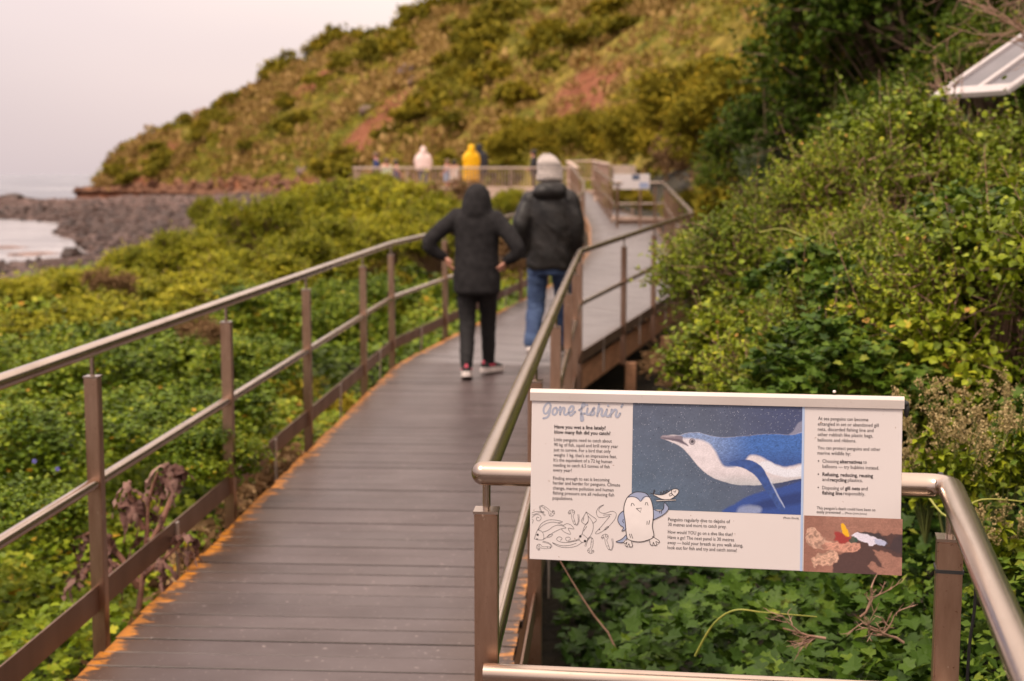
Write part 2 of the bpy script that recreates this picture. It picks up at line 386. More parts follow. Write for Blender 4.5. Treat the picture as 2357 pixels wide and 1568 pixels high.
f = noisen(n, .22, 6, .62, 'Position'); f2 = noisen(n, 1.3, 5, .65, 'Position'); f3 = noisen(n, .06, 3, .5, 'Position')
grass = rampn(n, f2, [(.28,(.085,.066,.014)),(.45,(.20,.15,.030)),(.6,(.32,.235,.052)),(.74,(.44,.31,.10))])
green = rampn(n, f2, [(.3,(.050,.056,.008)),(.5,(.125,.125,.016)),(.7,(.23,.205,.032))])
k1 = n.nodes.new('ShaderNodeMix'); k1.data_type = 'RGBA'; n.links.new(rampn(n, f, [(.42,(0,0,0)),(.58,(1,1,1))]), k1.inputs[0]); n.links.new(grass, k1.inputs[6]); n.links.new(green, k1.inputs[7])
earth = rampn(n, f2, [(.3,(.12,.045,.022)),(.5,(.25,.092,.048)),(.7,(.36,.17,.095))])
k2 = n.nodes.new('ShaderNodeMix'); k2.data_type = 'RGBA'; n.links.new(at.outputs['Fac'], k2.inputs[0]); n.links.new(k1.outputs[2], k2.inputs[6]); n.links.new(earth, k2.inputs[7])
n.links.new(k2.outputs[2], p.inputs['Base Color']); p.inputs['Roughness'].default_value = .95; p.inputs['Specular IOR Level'].default_value = .1
bumpn(n, p, f2, 1.0, .5)
hill = link('hill', arr_mesh('hill', V, F, {'bare': np.maximum(bare, foot)}, True), MAT['hill_mat']); tag(hill, kind='structure')

# ================================================================== BOARDWALK
# edge polylines: (x, y, z of the deck surface)
LE = [(-1.86,-2.9,0),(-1.525,3.09,0),(-1.035,12.2,-.01),(-.98,12.66,-.01),(.98,21.4,.20),(1.40,26,.29),(1.78,33,.43),(2.0,46,.90),(2.0,49.6,1.03)]
RE = [(.72,-3.05,0),(-.115,3.0,0),(.50,12.1,-.01),(.54,12.3,-.01),(2.24,18.2,.14),(2.86,26,.29),(3.40,33,.43),(2.72,46,.90),(2.72,49.6,1.03)]
LE = [np.array(p) for p in LE]; RE = [np.array(p) for p in RE]
m, n, p, o_ = new_mat('deck_mat')
ga = n.nodes.new('ShaderNodeAttribute'); ga.attribute_name = 'edge'          # metres from the left and right ends of the board
oi = n.nodes.new('ShaderNodeObjectInfo')
f = noisen(n, 3, 5, .6, 'Position', (.8,1.6,1)); f2 = noisen(n, 26, 4, .6, 'Position'); f3 = noisen(n, 2.0, 4, .6, 'Position')
base = rampn(n, f, [(.28,(.0562,.037,.0362)),(.5,(.077,.055,.055)),(.72,(.100,.075,.076))])
var = n.nodes.new('ShaderNodeMapRange'); var.inputs['To Min'].default_value = .90; var.inputs['To Max'].default_value = 1.06; n.links.new(oi.outputs['Random'], var.inputs[0])
mu = n.nodes.new('ShaderNodeMix'); mu.data_type = 'RGBA'; mu.blend_type = 'MULTIPLY'; mu.inputs[0].default_value = 1
n.links.new(base, mu.inputs[6]); n.links.new(var.outputs[0], mu.inputs[7])
# brown algae band near the edges, then orange lichen on the very edge, both with ragged limits
def band(width, soft, nz, amp):
    s = n.nodes.new('ShaderNodeMath'); s.operation = 'MULTIPLY_ADD'; s.inputs[1].default_value = amp; s.inputs[2].default_value = -amp*.5; n.links.new(nz, s.inputs[0])
    q = n.nodes.new('ShaderNodeMath'); q.operation = 'ADD'; n.links.new(ga.outputs['Fac'], q.inputs[0]); n.links.new(s.outputs[0], q.inputs[1])
    r = n.nodes.new('ShaderNodeMapRange'); r.inputs['From Min'].default_value = width-soft; r.inputs['From Max'].default_value = width+soft; r.inputs['To Min'].default_value = 1; r.inputs['To Max'].default_value = 0
    n.links.new(q.outputs[0], r.inputs[0]); return r.outputs[0]
k1 = n.nodes.new('ShaderNodeMix'); k1.data_type = 'RGBA'; n.links.new(band(.17,.17,f3,.34), k1.inputs[0]); n.links.new(mu.outputs[2], k1.inputs[6]); k1.inputs[7].default_value = (.060,.030,.016,1)
k2 = n.nodes.new('ShaderNodeMix'); k2.data_type = 'RGBA'; n.links.new(band(.03,.02,noisen(n, 11, 6, .75, 'Position', (.6,1.3,1)),.42), k2.inputs[0]); n.links.new(k1.outputs[2], k2.inputs[6]); k2.inputs[7].default_value = (.50,.185,.015,1)
# pale specks
sk = rampn(n, noisen(n, 45, 2, .5, 'Position'), [(.67,(0,0,0)),(.74,(1,1,1))])
k3 = n.nodes.new('ShaderNodeMix'); k3.data_type = 'RGBA'; n.links.new(sk, k3.inputs[0]); n.links.new(k2.outputs[2], k3.inputs[6]); k3.inputs[7].default_value = (.26,.21,.20,1)
gg = n.nodes.new('ShaderNodeAttribute'); gg.attribute_name = 'gap_shade'     # painted shade: darkens board sides and chamfers so the gaps read dark
k4 = n.nodes.new('ShaderNodeMix'); k4.data_type = 'RGBA'; n.links.new(gg.outputs['Fac'], k4.inputs[0]); n.links.new(k3.outputs[2], k4.inputs[6]); k4.inputs[7].default_value = (.022,.014,.011,1)
n.links.new(k4.outputs[2], p.inputs['Base Color'])
p.inputs['Specular IOR Level'].default_value = .4
rr = n.nodes.new('ShaderNodeMapRange'); rr.inputs['To Min'].default_value = .27; rr.inputs['To Max'].default_value = .50; n.links.new(f3, rr.inputs[0]); n.links.new(rr.outputs[0], p.inputs['Roughness'])
bumpn(n, p, f2, .12, .004)
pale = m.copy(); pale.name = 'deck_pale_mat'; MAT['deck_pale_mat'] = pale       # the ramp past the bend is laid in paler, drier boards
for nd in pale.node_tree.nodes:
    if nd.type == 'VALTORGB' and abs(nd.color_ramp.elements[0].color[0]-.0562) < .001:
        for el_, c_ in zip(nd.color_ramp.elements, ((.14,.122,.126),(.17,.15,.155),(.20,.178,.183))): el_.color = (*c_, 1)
walk = empty('boardwalk', (0,0,0)); tag(walk, kind='structure', label='grey brown plank boardwalk with orange lichen along its edges')
def plank_mesh(a0, b0, a1, b1, th=.03, bv=.002):
    # a: left, b: right; 0: near edge, 1: far edge; small chamfer along the long edges; slices so that edge stains resolve
    ts = [0,.02,.05,.1,.2,.35,.5,.65,.8,.9,.95,.98,1]; V = []; E = []; G = []; Wd = np.linalg.norm(b0-a0)
    for t in ts:
        q0 = a0+(b0-a0)*t; q1 = a1+(b1-a1)*t; d = (q1-q0)/np.linalg.norm(q1-q0); up = np.array([0,0,1.])
        for P in (q0-up*th, q0-up*bv, q0+d*bv, q1-d*bv, q1-up*bv, q1-up*th): V.append(P); E.append(min(t*Wd, (1-t)*Wd+.035))
        G += [1,1,0,0,1,1]
    F = []
    for i in range(len(ts)-1):
        for j in range(6):
            F.append((i*6+j, (i+1)*6+j, (i+1)*6+(j+1)%6, i*6+(j+1)%6))
    return V, E, G, F
PITCHP = .145; gap = .008; nobj = 0; Vs, Es, Fs, Gs = [], [], [], []
for sgi in range(len(LE)-1):
    l0, l1, r0, r1 = LE[sgi], LE[sgi+1], RE[sgi], RE[sgi+1]
    ln = .5*(np.linalg.norm(l1-l0)+np.linalg.norm(r1-r0)); nb = max(1, round(ln/PITCHP))
    for k in range(nb):
        t0, t1 = k/nb, (k+1)/nb - gap/ln
        jl, jr = random.uniform(-.006,.010), random.uniform(-.006,.010); dz = np.array([0,0,random.uniform(-.0015,.0015)])
        a0, a1 = l0+(l1-l0)*t0+dz, l0+(l1-l0)*t1+dz; b0, b1 = r0+(r1-r0)*t0+dz, r0+(r1-r0)*t1+dz
        d = (b0-a0)/np.linalg.norm(b0-a0); a0 = a0-d*jl; a1 = a1-d*jl; b0 = b0+d*jr; b1 = b1+d*jr
        V, E, G, F = plank_mesh(a0, b0, a1, b1)
        if a0[1] < 14.5:
            me = arr_mesh('plank', np.array(V), np.array(F), {'edge': np.array(E), 'gap_shade': np.array(G, float)}); link('plank', me, MAT['deck_mat' if sgi < 3 else 'deck_pale_mat'], walk); nobj += 1
        else:
            b = len(Vs); Vs += V; Es += E; Gs += G; Fs += [tuple(b+i for i in f) for f in F]
o = link('deck_boards', arr_mesh('deck_boards', np.array(Vs), np.array(Fs), {'edge': np.array(Es), 'gap_shade': np.array(Gs, float)}), MAT['deck_pale_mat'], walk); o['kind'] = 'stuff'
# bearers, edge beams and stumps below
for E_, side in ((LE, 1), (RE, -1)):
    for i in range(len(E_)-1):
        mb = MB(); off = np.array([side*.05, 0, -.16]); mb.bar(E_[i]+off, E_[i+1]+off, .06, .24); mb.build('edge_beam', MAT['timber'], walk, bevel=.006)
for L0, R0 in zip(LE[1:], RE[1:]):
    mb = MB(); o2 = np.array([0,0,-.36]); mb.bar(L0+o2, R0+o2, .1, .15); mb.build('cross_beam', MAT['timber'], walk)
for px_, py_ in ((.62,12.5),(1.2,14.3),(1.75,16.2),(2.2,18.2),(-.9,12.7),(.0,17.0)):
    zt = np.interp(py_, [12.3,18.2], [-.01,.14])-.28; zb = float(ground_z(px_, py_))-.3
    mb = MB(); mb.box((px_,py_,(zt+zb)/2), (.11,.11,max(zt-zb,.2))); mb.build('stump', MAT['timber'], walk, bevel=.008)

# ================================================================== RAILINGS
def post_shared(h_below=.22, h=.935, wd=.05):
    mb = MB(); t = wd/2
    mb.hexa([(-t,-t,-h_below),(t,-t,-h_below),(t,t,-h_below),(-t,t,-h_below),(-t,-t,h),(t,-t,h),(t,t,h),(-t,t,h)])
    me = mb.mesh('post'); bm = bmesh.new(); bm.from_mesh(me)
    bmesh.ops.bevel(bm, geom=bm.edges[:], offset=.003, segments=2, affect='EDGES'); bm.to_mesh(me); bm.free(); me.materials.append(MAT['post_steel']); return me
POST = post_shared()
mb = MB(); mb.tube([(0,0,.933),(0,0,1.016)], .0085, 10); SPIG = mb.mesh('spigot'); SPIG.materials.append(MAT['rail_steel'])
mb = MB(); mb.box((0,0,.938), (.0535,.0535,.006)); CAPM = mb.mesh('post_cap'); CAPM.materials.append(MAT['rail_steel'])
RH, MH, RR, MR = 1.035, .535, .0255, .0215
def pz(P, h): return np.array([P[0], P[1], P[2]+h])
def railing(label, pts, post_at, group=None, kick=True, brackets=True, mid=True, mh=None):
    """pts: polyline of (x,y,deck z); post_at: list of (segment, t)"""
    pts = [np.array(p, float) for p in pts]
    root = empty('metal_railing', pts[0], 0, label, 'railing', group); inv = -pts[0]; MH = mh or .552
    mb = MB(); hp = [pz(p, RH)+inv for p in pts]; h2 = [hp[0]]
    for i in range(1, len(hp)-1):      # bent elbows, not mitres, where the rail turns sharply
        a, b = hp[i]-hp[i-1], hp[i+1]-hp[i]; a /= np.linalg.norm(a); b /= np.linalg.norm(b)
        if np.dot(a, b) < .7:
            for t in np.linspace(0,1,7): p0, p2 = hp[i]-a*.05, hp[i]+b*.05; h2.append(p0*(1-t)**2+hp[i]*2*t*(1-t)+p2*t*t)
        else: h2.append(hp[i])
    h2.append(hp[-1]); mb.tube(h2, RR, 20); mb.build('handrail', MAT['rail_steel'], root)
    PP = []
    for s, t in post_at:
        a, b = pts[s], pts[s+1]; P = a+(b-a)*t; d = b-a
        if t <= .001 and s > 0: d = (b-a)/np.linalg.norm(b-a) + (a-pts[s-1])/np.linalg.norm(a-pts[s-1])
        rz = math.atan2(d[1], d[0]); PP.append((P, rz, s))
        o = link('post', POST, None, root); o.location = P+inv; o.rotation_euler = (0,0,rz)
        c = link('spigot', SPIG, None, o); c = link('post_cap', CAPM, None, o)
    segs = []
    chain = [(pts[0], 0)] + [(P, 1) for P, _, _ in PP if np.linalg.norm(P-pts[0]) > .02 and np.linalg.norm(P-pts[-1]) > .02] + [(pts[-1], 0)]
    # bends that carry no post still break the run
    for i, q in enumerate(pts[1:-1]):
        if not any(np.linalg.norm(q-c[0]) < .02 for c in chain): chain.append((q, 0))
    L = lambda P: min(((np.linalg.norm(np.cross((pts[i+1]-pts[i])/np.linalg.norm(pts[i+1]-pts[i]), P-pts[i])), i, np.dot(P-pts[i], pts[i+1]-pts[i])) for i in range(len(pts)-1) if -.05 <= np.dot(P-pts[i], pts[i+1]-pts[i])/np.linalg.norm(pts[i+1]-pts[i])**2 <= 1.05), key=lambda q: (round(q[0],3), q[1]))
    chain.sort(key=lambda c: (L(c[0])[1], L(c[0])[2]))
    for (a, ka), (b, kb) in zip(chain[:-1], chain[1:]):
        d = b-a; ln = np.linalg.norm(d)
        if ln < .1: continue
        d /= ln; q0 = a + d*(.02 if ka else 0); q1 = b - d*(.02 if kb else 0)
        if mid:
            mb = MB(); mb.tube([pz(q0,MH)+inv, pz(q1,MH)+inv], MR, 16); mb.build('mid_rail', MAT['rail_steel'], root)
        if kick:
            mb = MB(); mb.bar(pz(a + d*(.026 if ka else 0),.128)+inv, pz(b - d*(.026 if kb else 0),.128)+inv, .008, .098)
            mb.build('kick_plate', MAT['plate_steel'], root, bevel=.0015)
            if brackets and ln > 1.2:
                q = (a+b)/2; nrm = np.array([-d[1], d[0], 0])
                for sgn in (1,):
                    mb = MB(); mb.box(pz(q,.02)+inv, (.036,.008,.30), math.atan2(d[1],d[0])); ob = mb.build('bracket', MAT['pale_steel'], root); ob.location = nrm*.010*(-1)
    return root
def along(pts, first, step, upto=None):
    """post positions every step metres from first metres along pts"""
    pts = [np.array(p, float) for p in pts]; cum = [0]
    for a, b in zip(pts[:-1], pts[1:]): cum.append(cum[-1]+np.linalg.norm(b-a))
    o = []; s = first
    while s < (upto or cum[-1])-.01:
        k = max(i for i in range(len(cum)-1) if cum[i] <= s+1e-6); o.append((k, (s-cum[k])/(cum[k+1]-cum[k]))); s += step
    return o
# left-hand railing: posts surveyed from the photo
LP = [(211,805),(518,696),(695,631),(814,585),(900,562)]
lpts = [at_z(x, y, RH) for x, y in LP]
dl = (lpts[4]-lpts[0]); dl[2] = 0; ul = dl/np.linalg.norm(dl)
P0 = lpts[0]*[1,1,0]; Pb = P0 + dl
LF = [P0 - ul*8.1, Pb, np.array([.86,21.3,.2]), np.array([1.30,26,.29]), np.array([1.66,33,.43]), np.array([1.86,46,.90])]
tl = np.linalg.norm(Pb-LF[0])
pl = [(0, (8.1-2.0*3)/tl), (0, (8.1-2.0*2)/tl), (0, (8.1-1.95)/tl)] + [(0, np.dot((q*[1,1,0]-LF[0]), ul)/tl) for q in lpts[:4]] + [(1, 0)]
pl += [(1, t) for t in (.205,.41,.615,.81)] + [(2,0),(2,.45),(3,0),(3,.25),(3,.5),(3,.75),(4,0)] + [(4,t) for t in (.15,.3,.45,.6,.75,.9)]
railing('long steel railing with brown square posts along the seaward left edge of the boardwalk', LF, pl)
# right-hand railing
RC0 = at_z(1113,1089,RH)*[1,1,0]
RB = np.array([.57,12.0,-.03]); RT = at_y(1595,492,18.2); RT[2] = RT[2]-RH
RC = np.array([3.5,33.0,0]); RC[2] = at_y(1525,421,33)[2]-RH
RF = [RC0, RB, RT, RC]
lr = np.linalg.norm(RB-RC0)
tA = [(.02-RC0[1]+3.10)/ (RB[1]-RC0[1])]
pr = [(0, .008), (0, (4.98-RC0[1])/(RB[1]-RC0[1])), (0, (6.85-RC0[1])/(RB[1]-RC0[1])), (0, (8.8-RC0[1])/(RB[1]-RC0[1])), (0, (10.6-RC0[1])/(RB[1]-RC0[1])), (1,0)]
pr += [(1,t) for t in (.30,.56,.80)] + [(2,0)] + [(2,t) for t in (.13,.26,.39,.52,.65,.78,.91)]
railing('steel railing with brown square posts running up the landward right edge past the walkers', RF, pr, mh=.592)
# end bay at the far turn, with the second panel on it
EB = [RC, np.array([2.93,33.0,RC[2]]), np.array([2.36,32.8,RC[2]])]
railing('short steel railing across the far bend carrying a small white panel', EB, [(0,.35),(0,.95),(1,.9)], brackets=False)
UP = [np.array([2.36,32.8,RC[2]]), np.array([2.66,46,.80]), np.array([2.9,49.6,1.0])]
railing('far sloping steel railing climbing from the bend to the viewing platform', UP, along(UP, 1.6, 1.7), brackets=False)
# near end: short railing under the sign that turns back along the viewer
SA = at_z(1113,1089,RH)*[1,1,0]; SB = at_z(2186,1119,RH)*[1,1,0]; SD = at_z(2330,1462,RH)*[1,1,0]
us = (SD-SB)/np.linalg.norm(SD-SB)
SF = [SA+np.array([.0265,0,0])*0, SB, SB+us*3.2]
NR = railing('short steel railing behind the penguin sign that turns back towards the viewer', SF, [(1,.012),(1,.5),(1,.97)], brackets=False, mh=.60)
mb = MB(); mb.sphere((0,0,RH), RR, 20, 12); mb.build('elbow', MAT['rail_steel'], NR)
# black cable and ties on it
mb = MB(); cp = [at_y(x,y,2.86+dy) for x,y,dy in ((2163,1092,-.03),(2168,1140,-.02),(2236,1255,.03),(2245,1330,.03),(2243,1400,.03),(2232,1480,.03),(2226,1570,.03),(2222,1660,.03))]
mb.tube(catmull(cp, 5), .0035, 8); o = mb.build('cable', MAT['rubber']); tag(o, 'thin black cable hanging down beside the brown post right of the sign', 'cable')
for (x,y,ax) in ((2164,1119,0),):
    c = at_z(x,1118,RH); mb = MB(); ux = (SB-SA)/np.linalg.norm(SB-SA)
    mb.tube([c-ux*.004, c+ux*.004], RR+.0018, 20); o = mb.build('cable_tie', MAT['rubber']); tag(o, 'black cable tie around the handrail right of the sign', 'cable tie')
pp = SB + (SF[2]-SB)*.012; mb = MB(); mb.box((pp[0],pp[1],.875), (.0545,.0545,.007), math.atan2(us[1],us[0])); o = mb.build('cable_tie', MAT['rubber']); tag(o, 'black cable tie around the square post right of the sign', 'cable tie')

# ================================================================== VIEWING PLATFORM
mat('grey_timber', (.40,.27,.21), (.30,.20,.16), scale=3, rough=.8)
mat('pale_rail', (.66,.50,.42), (.55,.42,.35), scale=3, rough=.6)
def slat_fence(root, a, b, h, step=.11):
    a = np.array(a, float); b = np.array(b, float); d = b-a; ln = np.linalg.norm(d); u = d/ln; rz = math.atan2(u[1], u[0])
    mb = MB(); mb.bar(a+[0,0,h], b+[0,0,h], .10, .06); mb.build('top_rail', MAT['pale_rail'], root)
    mb = MB(); mb.bar(a+[0,0,.14], b+[0,0,.14], .05, .05); mb.build('bottom_rail', MAT['pale_rail'], root)
    mb = MB()
    for k in range(int(ln/step)):
        q = a+u*(k+.5)*step; mb.box(q+np.array([0,0,h/2+.07]), (.035,.02,h-.2), rz)
    o = mb.build('balusters', MAT['grey_timber'], root); o['kind'] = 'stuff'
    for k in range(int(ln/1.8)+1):
        q = a+u*min(k*1.8+.06, ln-.06); mb = MB(); mb.box(q+np.array([0,0,h/2-.1]), (.07,.07,h+.1), rz); mb.build('fence_post', MAT['grey_timber'], root)
PZ = 1.04; PH = .83
plat = empty('viewing_platform', (0,0,0), 0, 'pale timber viewing platform with a slatted balustrade where people stand', 'viewing platform')
fl = [at_y(815,440,50)[0], at_y(1330,440,50)[0]]
mb = MB(); mb.box(((fl[0]+3.2)/2, 53.0, PZ-.08), (3.2-fl[0], 6.0, .16)); mb.build('deck', MAT['grey_timber'], plat)
mb = MB(); mb.box(((fl[0]+fl[1])/2, 49.93, PZ-.05), (fl[1]-fl[0], .1, .34)); mb.build('fascia', MAT['timber_pale'], plat)
slat_fence(plat, (fl[0],50.05,PZ), (fl[1],50.05,PZ), PH)
slat_fence(plat, (fl[0],50.05,PZ), (fl[0]-.4,55.9,PZ), PH)
slat_fence(plat, (fl[1],50.3,PZ), (2.1,54.5,PZ+.25), PH)
slat_fence(plat, (2.1,54.5,PZ+.25), (3.05,54.5,PZ+.28), PH)
slat_fence(plat, (3.05,54.5,PZ+.28), (3.45,50.6,PZ+.12), PH)
for k in range(8):
    x = fl[0]+.3+k*1.1; mb = MB(); zb = float(ground_z(x, 50.3))-.2; mb.box((x,50.3,(zb+PZ-.1)/2), (.14,.14,PZ-.1-zb)); mb.build('stump', MAT['timber'], plat)
# slatted wall to the right of the platform
wl = empty('slatted_wall', (4.0,52,0), 0, 'low pale slatted timber wall behind the small far panel', 'wall')
c0, c1 = at_y(1405,400,51), at_y(1463,400,51)
for k in range(4):
    mb = MB(); z0 = at_y(1430,381,51)[2]-.06-.14*k; mb.box(((c0[0]+c1[0])/2-4, -1.0, z0), (c1[0]-c0[0], .04, .125)); mb.build('slat', MAT['pale_rail'], wl)
for xx in (c0[0]+.1, c1[0]-.1):
    zt = at_y(1430,381,51)[2]; zb = float(ground_z(xx,51))-.2; mb = MB(); mb.box((xx-4,-.94,(zt+zb)/2-.03), (.08,.08,zt-zb)); mb.build('post', MAT['grey_timber'], wl)
# pale sleeper edge at the bend and a second one further back
a, b = at_y(1408,503,33.4), at_y(1530,507,33.4)
mb = MB(); mb.bar(a, b, .12, .11); o = mb.build('timber_edging', MAT['timber_pale'], bevel=.01); tag(o, 'pale timber edging board lying across the far bend of the boardwalk', 'edging board')
a, b = at_y(1367,458,44), at_y(1445,457,44)
mb = MB(); mb.bar(a, b, .12, .14); o = mb.build('timber_edging', MAT['timber_pale'], bevel=.01); tag(o, 'pale timber edging board below the slatted wall beyond the bend', 'edging board')

# ================================================================== PEOPLE
mat('skin', S(205,150,128), S(190,132,110), scale=20, rough=.55)
mat('eye_dark', (.01,.008,.007), rough=.2)
mat('lip', (.35,.12,.10), rough=.5)
def cloth(name, c1, c2, rough=.8, scale=18, bump=.25, spec=.3): return mat(name, c1, c2, scale=scale, rough=rough, bump=bump, coord='Object', spec=spec, bdist=.006)
cloth('parka_black', (.016,.0145,.0155), (.026,.024,.025), .85, 18, .15, .15); cloth('jacket_black', (.010,.009,.009), (.022,.019,.018), .5, 9, .4, .3)
cloth('leggings_black', (.012,.011,.012), (.02,.018,.019)); cloth('denim', S(46,60,92), S(70,88,120), .85, 14)
cloth('shoe_black', (.014,.013,.015), (.03,.028,.03), .6); cloth('sole_white', (.75,.66,.62), (.6,.52,.5), .6); cloth('pink', (.85,.12,.2), (.8,.1,.16), .5)
cloth('navy', (.02,.03,.10), (.03,.045,.14)); cloth('mint', (.62,.72,.56), (.5,.6,.46)); cloth('pale_pink', (.86,.68,.64), (.78,.58,.55)); cloth('yellow', (.95,.53,.008), (.86,.44,.006), .5)
cloth('jeans_dark', (.06,.08,.13), (.09,.11,.17)); cloth('light_blue', (.3,.42,.62), (.25,.36,.55)); cloth('white_cloth', (.72,.66,.62), (.6,.55,.52)); cloth('dark_coat', (.02,.02,.024), (.035,.034,.04)); cloth('brown_cloth', (.25,.14,.10), (.2,.11,.08))
mat('hair_dark', (.018,.012,.010), (.035,.022,.017), scale=40, rough=.6, coord='Object'); mat('hair_brown', (.10,.05,.03), (.16,.09,.05), scale=40, rough=.6, coord='Object')
m, n, p, o_ = new_mat('knit')
t = n.nodes.new('ShaderNodeTexCoord'); sp = n.nodes.new('ShaderNodeSeparateXYZ'); n.links.new(t.outputs['Object'], sp.inputs[0])
wv = n.nodes.new('ShaderNodeMath'); wv.operation = 'MULTIPLY'; wv.inputs[1].default_value = 230; n.links.new(sp.outputs[2], wv.inputs[0])
sn = n.nodes.new('ShaderNodeMath'); sn.operation = 'SINE'; n.links.new(wv.outputs[0], sn.inputs[0])
nz = noisen(n, 55, 3, .6, 'Object'); 
ml = n.nodes.new('ShaderNodeMath'); ml.operation = 'MULTIPLY_ADD'; ml.inputs[1].default_value = .30; n.links.new(sn.outputs[0], ml.inputs[0]); n.links.new(nz, ml.inputs[2])
# a couple of greyer bands knitted in
w2 = n.nodes.new('ShaderNodeMath'); w2.operation = 'MULTIPLY'; w2.inputs[1].default_value = 75; n.links.new(sp.outputs[2], w2.inputs[0])
s2 = n.nodes.new('ShaderNodeMath'); s2.operation = 'SINE'; n.links.new(w2.outputs[0], s2.inputs[0])
m2 = n.nodes.new('ShaderNodeMath'); m2.operation = 'MULTIPLY_ADD'; m2.inputs[1].default_value = .26; n.links.new(s2.outputs[0], m2.inputs[0]); n.links.new(ml.outputs[0], m2.inputs[2])
n.links.new(rampn(n, m2.outputs[0], [(.2,(.28,.24,.225)),(.5,(.50,.43,.40)),(.8,(.62,.54,.50))]), p.inputs['Base Color']); p.inputs['Roughness'].default_value = .95
bumpn(n, p, ml.outputs[0], .6, .006)

def ell(z, rx, ry, x=0, y=0, n=20): return [np.array([x+rx*math.cos(2*math.pi*j/n), y+ry*math.sin(2*math.pi*j/n), z]) for j in range(n)]
def limb(mb, pts, r, n=12):
    q = catmull(pts, 5); k = np.interp(np.linspace(0,1,len(q)), np.linspace(0,1,len(r)), r); mb.tube(q, k, n); mb.sphere(q[0], k[0]*.98, 10, 6); mb.sphere(q[-1], k[-1]*.98, 10, 6)
def wrinkle(me, amp, fx=9, fz=16, seed=1):
    n = len(me.vertices); co = np.empty(n*3, np.float32); me.vertices.foreach_get('co', co); co = co.reshape(-1,3)
    no = np.array([v.normal for v in me.vertices]); 
    f = fbm(co[:,0]*fx+co[:,1]*5+seed*3.1, co[:,2]*fz+co[:,0]*6, seed, 3)-.5
    co += no*(amp*2*f)[:,None]; me.vertices.foreach_set('co', co.ravel()); me.update()
def hand(mb, wrist, tip, palm_n, side, s=1.0):
    """palm from the wrist towards tip, five unequal fingers slightly curled, thumb from the side"""
    w = np.array(wrist, float); d = np.array(tip, float)-w; d /= np.linalg.norm(d); nrm = np.array(palm_n, float); nrm -= d*np.dot(d, nrm); nrm /= np.linalg.norm(nrm); sd = np.cross(d, nrm)*side
    R = []
    for t, a, b in ((0,.026,.021),(.03,.036,.019),(.06,.041,.017),(.088,.038,.014)):
        R.append([w + d*t*s + s*(sd*a*math.cos(q)+nrm*b*math.sin(q)) for q in np.linspace(0, 2*math.pi, 12, endpoint=False)])
    mb.rings(R)
    for k, ln in enumerate((.070,.080,.074,.058)):
        b = w + d*.082*s + sd*s*(.029-.0195*k); c = b + d*ln*.5*s + nrm*.006*s; e = b + d*ln*.85*s + nrm*.028*s
        mb.tube([b-d*.015*s, b, c, e], [.0095*s,.009*s,.0085*s,.0068*s], 8); mb.sphere(e, .0068*s, 8, 5)
    b = w + d*.022*s + sd*.030*s; c = b + d*.028*s + sd*.022*s + nrm*.008*s; e = c + d*.030*s + sd*.004*s + nrm*.010*s
    mb.tube([b, c, e], [.0125*s,.0105*s,.008*s], 8); mb.sphere(e, .008*s, 8, 5)
def head(mb, c, s=1.0, yaw=0):
    c = np.array(c, float); cy, sy = math.cos(yaw), math.sin(yaw); r = lambda x,y,z: c + s*np.array([x*cy-y*sy, x*sy+y*cy, z])
    R = []
    for z, rx, ry, y in ((-.115,.035,.04,.045),(-.095,.055,.068,.02),(-.06,.066,.086,.008),(-.02,.072,.094,.002),(.02,.076,.098,-.002),(.06,.073,.094,-.006),(.09,.058,.076,-.008),(.11,.03,.042,-.008),(.116,.008,.01,-.008)):
        R.append([r(rx*math.cos(a), y+ry*math.sin(a), z) for a in np.linspace(0,2*math.pi,20,endpoint=False)])
    mb.rings(R)
    mb.tube([r(0,.092,.012), r(0,.112,-.022)], [.008*s,.013*s], 8); mb.sphere(r(0,.108,-.025), .013*s, 8, 5)       # nose
    for k in (-1,1):
        mb.sphere(r(k*.076,-.004,-.005), (.010*s,.020*s,.030*s), 8, 6)                                             # ears
        mb.sphere(r(k*.045,.066,-.03), (.024*s,.022*s,.022*s), 8, 5)                                               # cheeks
    return [r(k*.030,.090,.012) for k in (-1,1)], r(0,.092,-.062)
def shoe(root, ang_c, yaw, pitch, upper, sole, accent=None, s=1.0):
    mb = MB(); R = []
    for y, hw, h in ((-.075,.020,.050),(-.065,.034,.075),(-.03,.037,.082),(.02,.037,.078),(.07,.040,.060),(.12,.043,.046),(.155,.036,.036),(.175,.016,.024)):
        R.append([np.array([hw*math.cos(a)*(1.08 if math.sin(a) < 0 else .92), y, .024+h*.5+h*.5*math.sin(a)]) for a in np.linspace(0,2*math.pi,14,endpoint=False)])
    mb.rings(R); o = link('shoe', mb.mesh('shoe'), upper, root)
    M = Matrix.Translation(ang_c) @ Matrix.Rotation(yaw,4,'Z') @ Matrix.Rotation(pitch,4,'X') @ Matrix.Scale(s,4); o.matrix_local = M
    mb = MB(); ol = [(-.085,0),(-.078,.03),(-.04,.041),(.03,.041),(.09,.046),(.14,.044),(.172,.026),(.184,0)]; ol = ol+[(y,-x) for y,x in ol[-2:0:-1]]
    mb.rings([[np.array([x,y,z]) for y,x in ol] for z in (.002,.022,.044)], sm=False); mb.build('sole', sole, o, bevel=.004)
    if accent:
        mb = MB(); mb.box((0,-.068,.086), (.022,.016,.026)); mb.build('heel_tab', accent, o, bevel=.004)
        for k in (-1,1): 
            mb = MB(); mb.box((k*.0385,.0,.065), (.006,.07,.016), 0); mb.build('side_stripe', accent, o, bevel=.002)
    return o
